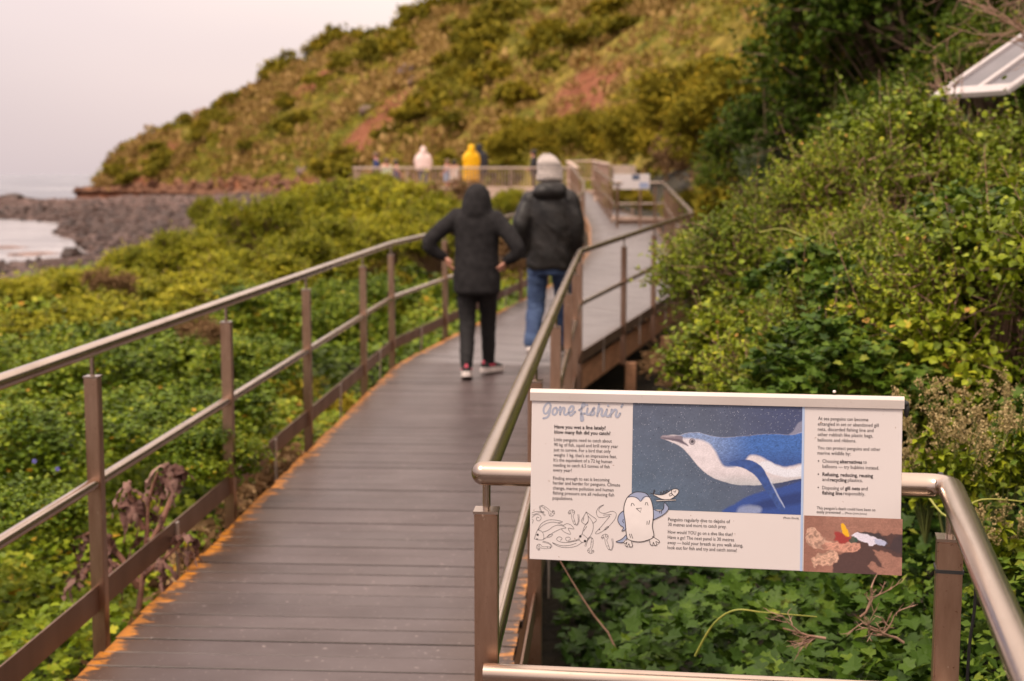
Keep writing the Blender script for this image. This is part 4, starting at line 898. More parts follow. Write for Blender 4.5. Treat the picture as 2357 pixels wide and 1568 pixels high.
def disc(mb, c, rpx, z, cvt):
    e = P3(cvt(*c), z); W = rpx/1052*SHt; mb.add([e]+[e+(SU*math.cos(a)+SV*math.sin(a))*W for a in np.linspace(0,2*math.pi,13)[:-1]], [(0,1+(j+1)%12,1+j) for j in range(12)])
mb = MB()
TITLE = [[(402,292),(388,252),(350,258),(310,322),(318,382),(356,378),(398,306)],[(398,306),(388,378),(358,432),(306,450)],
 [(472,308),(436,330),(426,385),(455,402),(486,362),(474,312)],[(474,312),(500,340),(524,318)],[(526,300),(524,400)],[(526,378),(556,316),(584,318),(574,380),(596,404),(632,378)],
 [(632,378),(684,352),(700,302),(668,292),(636,350),(660,412),(722,362)],
 [(772,342),(836,292),(846,258),(818,262),(802,340),(796,440),(802,480),(824,468),(818,415),(800,388),(850,386)],[(884,318),(872,390),(900,398),(930,372)],
 [(930,372),(976,308),(950,335),(972,372),(956,402),(916,402)],[(1032,262),(1008,420)],[(1012,388),(1050,326),(1076,340),(1064,404),(1092,416),(1124,360)],
 [(1136,332),(1122,404),(1150,424),(1180,396)],[(1200,334),(1182,424)],[(1186,396),(1236,336),(1264,350),(1250,412),(1276,430),(1308,384)],[(1342,268),(1324,300)]]
for k, s in enumerate(TITLE): ribbon(mb, s, 12.2, .0004+.00003*k, c8)
for c in ((876,272),(1152,284)): disc(mb, c, 7.2, .0010, c8)
mb.build('title', MAT['title_grey'], panel)
# penguin cartoon
pen = []
mb = MB()
fill(mb, [(1290,540),(1230,590),(1205,670),(1235,740),(1285,780),(1275,825),(1310,800),(1320,600)], .0009, c7); fill(mb, [(1322,880),(1280,925),(1235,955),(1180,978),(1260,998),(1335,960)], .0009, c7, False)
fill(mb, [(1700,520),(1760,545),(1820,540),(1850,505),(1862,440),(1915,500),(1880,570),(1800,625),(1700,670)], .0009, c7)
fill(mb, [(1345,360),(1380,310),(1440,285),(1520,282),(1600,300),(1655,340),(1668,370),(1600,350),(1530,405),(1430,350)], .00115, c7)
pen.append(mb.build('penguin_blue', MAT['doodle_blue'], panel))
mb = MB(); BODY = [(1310,700),(1290,560),(1300,450),(1345,350),(1430,290),(1510,280),(1600,300),(1660,370),(1695,480),(1705,620),(1690,760),(1710,900),(1640,950),(1510,980),(1370,955),(1330,900)]
fill(mb, BODY, .0010, c7); fill(mb, [(1280,985),(1345,925),(1400,960),(1415,1040),(1380,1045),(1325,1045)], .00105, c7); fill(mb, [(1650,960),(1700,910),(1785,960),(1785,990),(1735,1025),(1690,1025),(1655,1000)], .00105, c7)
fill(mb, [(1740,390),(2020,380),(2022,400),(1745,412)], .0009, c7, False); fill(mb, [(1700,310),(1800,322),(1880,300),(1955,250),(2010,235),(2055,250),(2055,290),(2010,340),(1930,385),(1830,380),(1750,340)], .00095, c7)
pen.append(mb.build('penguin_white', MAT['doodle_white'], panel))
mb = MB(); z = .0013
ribbon(mb, BODY, 4.6, z, c7, closed=True)
for s in ([(1345,352),(1400,345),(1480,365),(1526,412),(1560,360),(1610,340),(1660,350)],[(1290,540),(1230,590),(1205,670),(1235,740),(1285,780),(1262,828),(1305,815)],[(1285,665),(1272,690),(1290,715)],[(1322,880),(1280,925),(1235,955),(1180,978),(1240,992),(1290,985)],
  [(1700,518),(1760,545),(1820,540),(1850,505),(1858,430),(1895,465),(1918,510),(1880,570),(1800,625),(1700,670)],[(1290,985),(1340,920),(1330,960)],[(1285,988),(1305,1008),(1335,985),(1318,1030),(1338,1046),(1362,1005),(1375,1050),(1410,1040),(1395,970)],
  [(1690,905),(1735,930),(1785,965),(1780,992),(1740,975),(1752,1020),(1725,1028),(1705,985),(1695,1025),(1665,1018),(1652,960)],
  [(1465,512),(1536,505),(1524,565),(1465,512)],[(1392,475),(1400,440),(1418,438),(1438,470)],[(1590,462),(1598,428),(1615,426),(1630,468)],
  [(1618,690),(1614,735)],[(1652,680),(1640,735)],[(1370,870),(1385,920)],[(1395,870),(1415,930)],[(1792,545),(1790,575)],[(1818,545),(1815,580)],
  [(1742,392),(2022,382),(2018,400),(1748,412),(1742,392)],[(1660,295),(1700,305),(1800,322),(1880,302),(1955,252),(2010,235),(2055,250),(2055,290),(2010,340),(1930,385),(1830,380),(1740,340),(1705,315),(1725,270),(1715,250),(1705,300)],
  [(1960,250),(1960,300),(2000,340)],[(1990,270),(2008,285),(2018,262)],[(1930,310),(1955,298),(1970,320),(1935,340),(1925,318)],[(1808,320),(1808,280),(1840,312),(1848,265),(1880,300),(1886,255),(1925,275)]):
    ribbon(mb, s, 3.6, z, c7, smooth_=len(s) > 5)
pen.append(mb.build('penguin_outline', MAT['ink'], panel))
# fish, squid, eel and krill drawings
def drawing(name, strokes, dots=(), w=2.0):
    mb = MB()
    for s in strokes: ribbon(mb, s, w, .0006, c7)
    for c, r in dots: disc(mb, c, r, .00065, c7)
    return mb.build(name, MAT['ink'], panel)
drawing('fish_drawing', [[(35,938),(55,870),(80,815),(130,730),(210,680),(300,670),(430,698),(370,712)],[(85,815),(160,745),(260,705),(350,710),(440,748)],[(85,812),(140,835),(165,890),(160,945),(90,952),(35,938)],[(150,845),(230,815),(300,765),(380,745),(480,782),(400,800),(300,850),(220,905),(165,942)],[(440,750),(490,725),(550,745),(590,800),(510,790),(545,872),(460,845),(410,795)],[(215,912),(250,875),(292,878),(255,910),(215,915)],[(60,930),(85,940),(65,945)]], [((80,880),7)])
drawing('squid_drawing', [[(760,560),(730,620),(695,690),(755,735),(790,690),(785,610),(760,560)],[(762,560),(830,610),(905,670),(860,720)],[(790,690),(735,770),(705,870)],[(790,620),(850,700),(860,790),(830,880),(780,940)],[(705,870),(660,925),(690,980),(745,980),(785,940),(705,868)],[(660,940),(590,960),(520,975),(480,955),(480,920),(525,915),(540,945),(510,960)],[(660,955),(580,975),(470,990),(370,970),(350,930),(390,908),(425,935),(400,958)],[(620,1000),(520,1030),(400,1030),(285,990),(380,1045),(500,1060),(620,1040),(710,985)],[(730,640),(715,690)],[(770,760),(725,830)]], [((680,902),7.5),((745,968),7.5)])
drawing('eel_drawing', [[(1010,460),(945,490),(905,560),(930,630),(1000,638),(1090,615),(1060,660),(960,780),(895,850),(915,868),(1010,820),(1100,740),(1170,650),(1180,580),(1120,550),(1020,580),(950,560),(945,510),(1010,460)],[(1115,595),(1000,605)],[(1012,815),(1050,770),(1078,772),(1030,812)]], [((948,805),3.6)])
def krill(cx, cy, ang, s=1.0):
    ca, sa = math.cos(ang), math.sin(ang); T = lambda P: [(cx+s*(x*ca-y*sa), cy+s*(x*sa+y*ca)) for x, y in P]
    drawing('krill_drawing', [T([(-60,-20),(-35,-60),(15,-75),(50,-50),(50,-10),(30,20),(40,60),(60,110),(75,165),(60,180),(25,120),(5,60),(-5,0),(-25,-15),(-40,5),(-60,-20)]),T([(-35,-60),(-15,-25)]),T([(15,-75),(8,-25)]),T([(50,-48),(18,-15)]),T([(-60,-20),(-20,-18)]),T([(75,165),(105,175),(125,110),(110,0)]),T([(62,175),(110,190),(140,110),(130,0)])], [(T([(50,120)])[0], 2.2)], 1.7)
krill(555,590,.05,.8); krill(1025,935,0,.85); krill(265,560,2.35+.2,.8); krill(120,1060,-1.2,.75); krill(835,1085,3.6,.8)
drawing('wave_drawing', [[(0,575),(60,555),(175,560),(90,575),(0,605)],[(0,640),(50,600),(110,605),(130,650),(100,685),(65,670),(70,635),(100,640)],[(0,660),(20,680),(5,720)]])
# the smaller panel at the far bend
c0, c1 = at_y(1412,401,32.85), at_y(1495,436,32.85)
far = empty('information_sign', (c0[0],32.85,c1[2]), 0, 'small distant white panel on the railing at the far bend', 'sign')
mb = MB(); wd, ht = c1[0]-c0[0], c0[2]-c1[2]; mb.box((wd/2,0,ht/2), (wd,.02,ht)); mb.build('panel', MAT['panel_white'], far, bevel=.006)
for x0, x1, y0, y1, mt in ((.52,.72,.62,.97,'jeans_dark'),(.72,.97,.06,.45,'doodle_blue'),(.14,.19,.30,.45,'ink')):
    mb = MB(); mb.box((wd*(x0+x1)/2,-.0115,ht*(y0+y1)/2), (wd*(x1-x0),.002,ht*(y1-y0))); mb.build('print_patch', MAT[mt], far)

# ================================================================== PLANTS
leaf_mat('leaf_bright', [(0,(0.03419,0.06381,0.00405)),(.35,(0.09864,0.1595,0.007088)),(.7,(0.2171,0.2743,0.01215)),(.93,(0.3945,0.3829,0.02228)),(1,(0.4735,0.2552,0.02532))], .5, .14, .22)
leaf_mat('leaf_vine', [(0,(0.01584,0.03762,0.00528)),(.4,(0.0484,0.09614,0.0088)),(.75,(0.1012,0.1588,0.01232)),(1,(0.22,0.2341,0.0264))], .5, .14, .16)
leaf_mat('leaf_small', [(0,(0.05075,0.0798,0.0052)),(.4,(0.1523,0.2064,0.0104)),(.75,(0.3045,0.344,0.0182)),(.95,(0.5075,0.454,0.0325)),(1,(0.4821,0.2615,0.065))], .5, .14, .22)
leaf_mat('leaf_dark', [(0,(0.02587,0.04832,0.005168)),(.5,(0.0673,0.1107,0.009044)),(.85,(0.1811,0.2114,0.0155)),(1,(0.5177,0.3625,0.03231))], .55, .12, .1)
leaf_mat('leaf_scrub', [(0,(0.07754,0.07888,0.008197)),(.4,(0.1883,0.1689,0.01537)),(.75,(0.3323,0.2647,0.02869)),(1,(0.4874,0.338,0.06148))], .7, .12, .1)
leaf_mat('leaf_olive', [(0,(0.09389,0.09351,0.008332)),(.5,(0.2606,0.2137,0.01666)),(1,(0.5425,0.3757,0.0361))], .7, .12, .1)
leaf_mat('leaf_dry', [(0,(.10,.055,.028)),(.5,(.22,.13,.06)),(1,(.38,.25,.13))], .8, .15, .1)
leaf_mat('leaf_coast', [(0,(0.08233,0.09797,0.007762)),(.4,(0.2288,0.2371,0.01242)),(.75,(0.4392,0.3951,0.02173)),(1,(0.62,0.5373,0.04657))], .6, .14, .15)
leaf_mat('leaf_dead', [(0,(.11,.055,.045)),(.5,(.21,.115,.095)),(1,(.32,.20,.165))], .85, .1, .1)
leaf_mat('seed_cream', [(0,(.22,.17,.07)),(.5,(.38,.29,.13)),(1,(.54,.42,.22))], .9, .2, .1)
leaf_mat('leaf_grey', [(0,(.10,.13,.07)),(1,(.24,.27,.15))], .7, .2, .2)
OVAL = (np.array([[0,0,0],[-.30,.45,.07],[0,1,-.06],[.30,.45,.07]]), np.array([[0,2,1],[0,3,2]]))
HEXL = (np.array([[0,0,0],[-.34,.22,.05],[-.40,.62,.06],[0,1,-.12],[.40,.62,.06],[.34,.22,.05],[0,.45,-.03]]), np.array([[0,6,1],[1,6,2],[2,6,3],[3,6,4],[4,6,5],[5,6,0]]))
_o = np.array([[0,.08],[.22,-.10],[.50,.08],[.38,.30],[.62,.52],[.30,.60],[0,1.05],[-.30,.60],[-.62,.52],[-.38,.30],[-.50,.08],[-.22,-.10]])
IVY = (np.concatenate([np.c_[_o, .10*np.abs(_o[:,0])-.10*np.maximum(_o[:,1]-.5,0)], [[0,.34,-.05]]]), np.array([[i,12,(i+1)%12] for i in range(12)])[:, ::-1])
def nrmz(a): return a/np.maximum(np.linalg.norm(a,axis=-1,keepdims=True),1e-9)
def leaves(tpl, pos, d, nr, size, tint):
    """one mesh array of leaves: d long axis, nr rough normal"""
    T, F = tpl; d = nrmz(d); sd = nrmz(np.cross(d, nr)); n2 = np.cross(sd, d); size = np.broadcast_to(size, len(pos))
    V = pos[:,None,:] + size[:,None,None]*(T[None,:,0,None]*sd[:,None,:] + T[None,:,1,None]*d[:,None,:] + T[None,:,2,None]*n2[:,None,:])
    n = len(pos); k = len(T); Fa = (F[None]+np.arange(n)[:,None,None]*k).reshape(-1,3)
    return V.reshape(-1,3), Fa, np.repeat(tint, k)
def merge(parts):
    V, F, T = [], [], []; b = 0
    for v, f, t in parts: V.append(v); F.append(f+b); T.append(t); b += len(v)
    return np.concatenate(V), np.concatenate(F), np.concatenate(T)
def rnd(n, s=1.0): return RNG.normal(0, s, (n,3))
def twig_tris(p, q, r0):   # thin three-sided twigs as arrays
    d = nrmz(q-p); u = nrmz(np.cross(d, np.array([.3,.2,.9]))); v = np.cross(d, u); n = len(p); V = []
    for e, k in ((p,1.0),(q,.45)):
        for a in (0, 2.094, 4.189): V.append(e + r0[:,None]*k*(u*math.cos(a)+v*math.sin(a)))
    V = np.stack(V, 1).reshape(-1,3); F = np.array([[0,1,4],[0,4,3],[1,2,5],[1,5,4],[2,0,3],[2,3,5]])
    return V, (F[None]+np.arange(n)[:,None,None]*6).reshape(-1,3), np.zeros(n*6)
def shrub_arrays(ntwig, per, leaf, seed, sq=(1,1,.85), tl=.22, lumps=26, tpl=OVAL, low=-.25, inner=.35, tint_bias=0.0):
    """unit-radius shrub: twigs leave lumps on an uneven crown, leaves sit along the twigs"""
    rg = np.random.default_rng(seed); st = RNG.bit_generator.state
    c = nrmz(rg.normal(0,1,(lumps,3))); c[:,2] = np.where(c[:,2] < low, -c[:,2]*.6, c[:,2]); c = nrmz(c)
    rad = rg.uniform(.50,1.04,lumps); lr = rg.uniform(.17,.40,lumps); lt = rg.uniform(-.2,.2,lumps)
    k = rg.integers(0, lumps, ntwig); off = nrmz(rg.normal(0,1,(ntwig,3))); 
    up = np.array([0,0,.35]); off = nrmz(off + c[k]*.75 + up)
    p = c[k]*(rad[k]-lr[k]*.6)[:,None] + off*(lr[k]*rg.uniform(inner,1,ntwig))[:,None]
    td = nrmz(off*.8 + rg.normal(0,.5,(ntwig,3)) + up)
    L = tl*rg.uniform(.6,1.3,ntwig)
    sh_ = (rg.random(ntwig) < .035) & (td[:,2] > .2); td[sh_] = nrmz(td[sh_]*.5+np.array([0,0,.9])); L[sh_] *= 2.3; q = p + td*L[:,None]
    t = rg.uniform(.05,1,(ntwig,per)); P = (p[:,None]+td[:,None]*(L[:,None]*t)[...,None]).reshape(-1,3)
    n = len(P); TD = np.repeat(td, per, 0); side = nrmz(np.cross(TD, rg.normal(0,1,(n,3)))); d = nrmz(side + TD*.55 + [0,0,.15])
    nr = nrmz(TD*.5 + np.array([0,0,.8]) + rg.normal(0,.45,(n,3)))
    tint = np.clip(.42 + np.repeat(lt[k], per) + tint_bias + .16*(np.repeat(t.mean(1),per)-.5) + rg.normal(0,.15,n) + (rg.random(n) > .985)*.5, 0, 1)
    s = np.array(sq); V, F, T = leaves(tpl, P*s, d, nr, leaf*rg.uniform(.65,1.25,n), tint)
    return (V, F, T), (p*s - td*s*.08, q*s)
def shrub_mesh(name, m, *a, **k):
    (V,F,T), tw = shrub_arrays(*a, **k); me = arr_mesh(name, V, F, {'tint': T}); me.materials.append(MAT[m]); return me, tw
def twig_mesh(name, tw, r, m='twig', every=1, core=True):
    p, q = tw[0][::every], tw[1][::every]; n = len(p); A = [twig_tris(p, q, np.full(n, r))]
    if core:
        k = np.arange(0, n, 3); A.append(twig_tris(np.tile([[0,0,-.6]], (len(k),1))+p[k]*.15*[1,1,0], p[k], np.full(len(k), r*2.2)))
    V,F,T = merge(A); me = arr_mesh(name, V, F); me.materials.append(MAT[m]); return me
def place(name, fol, stems, loc, r, rz, label, cat, group=None, sz=1.0, tilt=0):
    o = empty(name, loc, rz, label, cat, group); o.scale = (r, r, r*sz); o.rotation_euler = (tilt, tilt*.6, rz)
    link('foliage', fol, None, o)
    if stems is not None: link('stems', stems, None, o)
    return o

# ---- near right: small-leaved bushes on the bank
NB = []
for s in range(3):
    me, tw = shrub_mesh('foliage', 'leaf_small', (5600,3800,5200)[s], (14,10,13)[s], (.026,.042,.030)[s], 100+s, tl=(.16,.22,.18)[s], lumps=(34,22,28)[s], inner=.15, tpl=(OVAL,HEXL,OVAL)[s]); NB.append((me, twig_mesh('stems', tw, .0032, every=2)))
NV = []
for s in range(2):
    me, tw = shrub_mesh('foliage', 'leaf_vine', 1100, 4, .10, 140+s, tl=.3, lumps=24, tpl=IVY, inner=.1, tint_bias=.12); NV.append((me, twig_mesh('stems', tw, .003, 'tendril', every=2)))
def bush_at(px, py, Y, r, kind, label, rz, sz=.95, name='bush', cat='bush', group=None, tilt=0):
    c = at_y(px, py, Y); return place(name, kind[0], kind[1], c, r, rz, label, cat, group, sz, tilt)
BL = [ # px, top py, Y, r, kind, label
 (1765,660,8.6,.5,NB[0],'low yellow-green small-leaved bush beside the shaded end of the bridge'),
 (1770,545,9.8,.75,NB[1],'small-leaved bush behind the low one next to the far bend of the railing'),
 (1850,425,8.6,.85,NB[2],'rounded small-leaved bush on the bank in front of the dark evergreen'),
 (2040,288,7.9,.88,NB[0],'tallest small-leaved bush on the bank with upright shoots at its top'),
 (2180,262,7.9,.8,NB[1],'small-leaved bush growing in front of the tilted grey panel'),
 (2330,232,8.0,.8,NB[2],'small-leaved bush cut by the right edge below the bare twigs'),
 (1850,690,6.7,.7,NB[1],'small-leaved bush just above the left half of the sign'),
 (2060,600,6.2,.85,NB[2],'small-leaved bush just above the right half of the sign'),
 (2290,480,5.9,.9,NB[0],'small-leaved bush above the seed-headed plant at the right edge'),
 (2520,500,5.6,.9,NB[1],'small-leaved bush at the right edge of the bank'),
 (2650,380,7.2,1.0,NB[0],'small-leaved bush beyond the right edge high on the bank'),
 (1930,410,7.6,.80,NB[2],'small-leaved bush in the middle of the bank below the tallest one'),
 (2160,450,6.9,.80,NB[0],'small-leaved bush in the middle of the bank below the tilted grey panel'),
 (1800,760,7.3,.5,NB[2],'small-leaved bush low on the bank left of the sign top'),
]
for i, (px_,py_,Y,r,kd,lab) in enumerate(BL):
    c = at_y(px_,py_,Y); c[2] -= r*.80; place('bush', kd[0], kd[1], c, r, i*1.3, lab, 'bush', None, .95)
VL = [(1990,700,6.35,.42,0,'clump of broad-leaved climbing vine trailing over the bushes above the sign'),(2230,660,6.1,.46,1,'clump of broad-leaved climbing vine below the tilted grey panel'),
 (1960,900,5.3,.38,1,'clump of broad-leaved climbing vine just behind the sign'),(2330,580,6.3,.44,0,'clump of broad-leaved climbing vine at the right edge of the bank'),(1830,720,7.4,.36,0,'small clump of broad-leaved vine on the yellow-green bush')]
for i,(px_,py_,Y,r,k,lab) in enumerate(VL): bush_at(px_,py_,Y,r,NV[k],lab,i*2.1,.7,'climbing_vine','vine')
# pale curling tendrils
for lab, pts in (('long pale tendril arching over the bush above the sign', [(1750,535,6.6),(1800,527,6.5),(1850,545,6.4),(1900,575,6.35)]), ('pale tendril curling upwards above the bushes', [(1885,590,6.3),(1888,540,6.3),(1868,508,6.3),(1872,500,6.3)]), ('forked pale tendril beside the upright curling one', [(1905,570,6.3),(1898,540,6.3),(1910,520,6.3),(1930,512,6.3)]),
   ('pale tendril looping across the vine below the tilted grey panel', [(2060,615,6),(2110,640,5.9),(2180,630,5.9),(2260,590,5.9)]), ('pale vine stem running behind the railing right of the sign', [(2110,1100,3.9),(2180,1190,3.8),(2260,1150,3.8),(2400,1160,3.8)]), ('grass-green stem bent over below the middle of the sign', [(1600,1510,3.9),(1640,1440,3.85),(1690,1405,3.8),(1760,1410,3.8),(1880,1420,3.85)])):
    mb = MB(); q = catmull([at_y(*p_) for p_ in pts], 6); mb.tube(q, np.linspace(.0036,.0018,len(q)), 6); o = mb.build('vine_tendril', MAT['tendril']); tag(o, lab, 'vine')

# ---- near right: the leafy bank itself (vine leaves lying over the ground)
def scatter(n, fy, fx, dens=None):
    Y = fy(RNG.random(n)); lo, hi = fx(Y); X = lo + (hi-lo)*RNG.random(n); return X, Y
def cover(n, y0, y1, xlo, xhi, size, tpl, hfun, depth, clump, seed, pw=1.0, nzs=.55, bias=0, amp=.62):
    Y = y0 + (y1-y0)*RNG.random(n)**pw; lo = np.interp(Y, *xlo); hi = np.interp(Y, *xhi); X = lo + (hi-lo)*RNG.random(n)
    c = fbm(X*clump, Y*clump, seed, 3); c2 = vnoise(X*clump*3.1, Y*clump*3.1, seed+3)
    u = RNG.random(n); top = hfun(X, Y) + amp*(c-.42) + .30*(c2-.5)
    Z = top - depth*u**1.6
    d = nrmz(np.c_[RNG.normal(0,1,n), RNG.normal(0,1,n)-.25, RNG.normal(-.1,.35,n)]); nr = nrmz(np.c_[RNG.normal(0,nzs,n), RNG.normal(-.25,nzs,n), np.ones(n)])
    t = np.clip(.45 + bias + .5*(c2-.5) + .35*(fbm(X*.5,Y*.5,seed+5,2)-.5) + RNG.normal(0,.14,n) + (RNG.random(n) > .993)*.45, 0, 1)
    return leaves(tpl, np.c_[X,Y,Z], d, nr, size*RNG.uniform(.6,1.3,n), t)
hb = lambda X, Y: ground_z(X, Y) + .26 + .16*np.exp(-((X-.1*Y)/.5)**2) + .25*smooth(.9,1.8,X-.08*Y)
V,F,T = merge([cover(21000, 3.15, 8.5, ([3,4,8.5],[.10,.12,.33]), ([3,8.5],[2.0,5.0]), .052, IVY, hb, .34, 1.5, 41, 1.25, bias=-.3),  # darker tint on these leaves paints in the shade below the sign
               cover(9000, 3.15, 6.5, ([3,6.5],[.9,1.4]), ([3,6.5],[2.0,3.8]), .034, OVAL, lambda X,Y: hb(X,Y)+.03, .25, 2.2, 47, 1.2, .8, .2),
               cover(9000, 7.5, 15, ([7.5,15],[.9,2.2]), ([7.5,15],[5,9]), .075, HEXL, lambda X,Y: ground_z(X,Y)+.25, .3, .9, 43)])
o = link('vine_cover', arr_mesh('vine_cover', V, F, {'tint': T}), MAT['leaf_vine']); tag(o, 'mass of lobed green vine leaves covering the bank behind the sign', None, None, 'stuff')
# ---- left: green ground cover from the railing down to the shore edge
xl = ([3,14,20,27,33,40,46,60],[-4.5,-7.4,-8.4,-10.6,-9.4,-8.9,-9.0,-12]); xr_ = ([3,12.65,21.3,26,33,46,60],[-1.66,-1.12,.75,1.1,1.4,1.5,-1.0])
hg = lambda X, Y: ground_z(X, Y) + .30 + .10*smooth(8,30,Y)
parts = [cover(32000, 3.4, 7.4, xl, xr_, .038, IVY, hg, .36, 1.1, 51, .85, amp=.8), cover(46000, 6.8, 12, xl, xr_, .046, HEXL, hg, .36, .95, 51, .9, amp=.85), cover(40000, 11, 20, xl, xr_, .07, HEXL, hg, .36, .6, 52, amp=1.0), cover(30000, 18, 46, xl, xr_, .15, OVAL, lambda X,Y: hg(X,Y)+.12, .5, .5, 53), cover(6000, 40, 62, ([40,62],[-9.5,-12]), ([40,62],[0,-1]), .22, OVAL, lambda X,Y: hg(X,Y)+.15, .6, .4, 54)]
V,F,T = merge(parts); o = link('ground_cover', arr_mesh('ground_cover', V, F, {'tint': T}), MAT['leaf_bright']); tag(o, 'dense green leafy ground cover beyond the left railing', None, None, 'stuff')
# dry grass litter along the foot of the left railing
n = 5000; Y = 3.2+6*RNG.random(n); X = np.interp(Y, *xr_)-.02+.14*RNG.random(n)-.12; Z = ground_z(X,Y)+.18+.36*RNG.random(n)**2
V,F,T = leaves(OVAL, np.c_[X,Y,Z], np.c_[RNG.normal(0,1,n),RNG.normal(0,1,n),RNG.normal(.1,.5,n)], rnd(n)+[0,0,1], .07*RNG.uniform(.5,1.5,n), RNG.random(n)); V_ = V
o = link('dry_litter', arr_mesh('dry_litter', V, F, {'tint': T}), MAT['leaf_dry']); tag(o, 'dry brown leaf litter along the foot of the left railing', None, None, 'stuff')

# ---- left middle distance: coastal bushes
LB = [shrub_mesh('foliage', 'leaf_bright', 1500, 8, .052, 180+s, tl=.2, lumps=26, tpl=HEXL, low=-.05)[0] for s in range(3)]
for i,(px_,py_,Y,r,sz,lab) in enumerate([(40,745,10.2,.75,.6,'leafy mound under the upper rail at the left edge'),(330,715,11.2,.8,.6,'leafy mound left of the second post of the left railing'),(590,640,13.5,.7,.65,'leafy mound left of the third post of the left railing'),(130,905,7.4,.6,.65,'leafy mound just left of the first post of the left railing'),
  (400,850,8.2,.6,.65,'leafy mound between the first and second posts of the left railing'),(600,770,9.8,.5,.7,'leafy mound between the second and third posts of the left railing'),(745,660,13.2,.5,.8,'leafy mound between the third and fourth posts of the left railing'),(0,1080,6.0,.4,.7,'leafy mound below the mid rail at the left edge'),(440,960,7.0,.35,.8,'small leafy mound above the withered plant'),(200,780,9.3,.55,.6,'leafy mound behind the top of the first post of the left railing'),(840,610,16,.6,.8,'leafy mound behind the fourth post of the left railing')]):
    c = at_y(px_,py_,Y); c[2] -= r*sz*.98; place('leafy_mound', LB[i%3], None, c, r, i*1.2, lab, 'shrub', None, sz)
CB = []
for s in range(4):
    me, tw = shrub_mesh('foliage', 'leaf_coast', 2600, 9, .062, 200+s, tl=.2, lumps=30, low=-.1); CB.append((me, twig_mesh('stems', tw, .006, every=6)))
CL = [ # px, top py, Y, r, height factor
 (860,396,29,1.45,.95,'large rounded light green bush left of the hooded walker'),(690,428,28,1.2,.9,'rounded light green bush left of the largest one'),(965,424,31,1.0,.9,'light green bush right behind the largest rounded bush'),(600,452,26,1.05,.85,'low light green bush between the beach and the large rounded bush'),
 (740,408,37,1.3,.8,'light green bush behind the large rounded one near the platform'),(830,393,41,1.1,.8,'light green bush in front of the left end of the platform'),(870,388,46,.8,.9,'upright green bush partly hiding the left end of the platform'),(440,530,24,.9,.75,'low green bush nearest the beach on the left'),(330,556,25,.85,.7,'low green bush at the edge of the bank above the rock pool'),
 (190,606,25,.9,.6,'low green bush at the bank edge towards the left side'),(535,460,33,.75,1.1,'small upright green bush against the pebble beach'),(468,452,37,.42,1.5,'tiny upright bush standing out against the grey pebbles'),(400,538,28,.7,.8,'low green bush in front of the pebble beach'),
 (1165,424,38,.5,1.3,'small green bush between the two walkers in front of the platform'),(975,410,44,.55,1.3,'dark green bush below the middle of the platform balustrade'),(800,500,21,.8,.75,'green bush rising behind the left railing'),(1160,520,24,.7,.7,'green bush seen between the two walkers behind the railing'),(600,560,19,.9,.6,'low bush behind the far posts of the left railing'),
 (50,624,24,1.0,.55,'low green bush at the left edge above the rock pool'),(1000,500,23,.8,.7,'green bush behind the elbow of the hooded walker'),(330,640,16,.9,.55,'broad low bush in the ground cover in the left middle distance'),(120,690,14.5,.9,.5,'broad low bush in the ground cover near the left edge'),(470,610,17,.8,.55,'low light green bush above the top rail of the left railing'),(700,540,20,.85,.7,'light green bush above the third post of the left railing'),(880,470,25,.9,.8,'light green bush just left of the hooded walker'),(260,600,20,.9,.5,'low spreading bush between the railing and the rock pool')]
def bush_top(px_, py_, Y, r, kd, lab, rz, sz): c = at_y(px_,py_,Y); c[2] -= r*sz*.98; return place('bush', kd[0], kd[1], c, r, rz, lab, 'bush', None, sz)
for i,(px_,py_,Y,r,sz,lab) in enumerate(CL): bush_top(px_,py_,Y,r,CB[i%4],lab,i*.9,sz)
OB = [shrub_mesh('foliage', 'leaf_olive', 2000, 9, .062, 270+s, tl=.2, lumps=26, low=-.1)[0] for s in range(2)]
rg = np.random.default_rng(17); nm = 0; spots = []
while nm < 46:
    Y = rg.uniform(9.5,34); lo, hi = np.interp(Y, *xl)*.95, np.interp(Y, *xr_)-.75; X = rg.uniform(lo, hi); r = rg.uniform(.5,.95)*np.interp(Y,[9,34],[.75,1.25]); sz = rg.uniform(.7,.95)
    if any((X-x)**2+(Y-y)**2 < (.75*(r+q))**2 for x,y,q in spots) or abs(X)/Y > .40: continue
    spots.append((X,Y,r)); zt = float(hg(X,Y))+rg.uniform(.2,.55)+.012*(Y-9)
    zt = min(zt, float(at_y(X/Y*FPX+1178, np.interp(X/Y*FPX+1178,[0,200,330,520,700,1000],[628,606,572,500,440,440]), Y)[2]))
    m_ = (CB[nm%4][0], LB[nm%3], OB[nm%2], CB[(nm+1)%4][0])[nm%4]
    place('mounded_shrub', m_, None, (X,Y,zt-r*sz), r, rg.uniform(0,6), 'mounded leafy shrub among the many covering the seaward slope beyond the left railing', 'shrub', 'mounded shrubs on the seaward slope', sz); nm += 1
DB = shrub_mesh('foliage', 'leaf_dry', 1400, 8, .075, 230, tl=.25, lumps=24)[0]
for i,(px_,py_,Y,r,lab) in enumerate([(1050,470,40,.85,'dry brown bush below the platform balustrade'),(960,480,37,.6,'small dry brown bush left of the hooded walker'),(1600,400,36,1.2,'dry brown bush to the right of the small far panel'),(1700,455,28,.9,'dry brown bush beyond the railing corner on the right'),(1620,350,46,1.5,'dry tan bush on the slope above the small far panel'),(1180,625,17,.5,'dry brown plant behind the kick plate between the two walkers'),(1745,560,20,.55,'dry twiggy brown bush between the railing corner and the bank'),(1560,860,12.4,.35,'dry brown plant in the shaded hollow under the bridge'),(455,775,9.2,.17,'dry twiggy patch in the leaves between the first two posts of the left railing'),(250,665,12.5,.22,'dry brown patch in the leaves at left above the top rail')]):
    bush_at(px_,py_,Y,r,(DB,None),lab,i*1.1,.9)
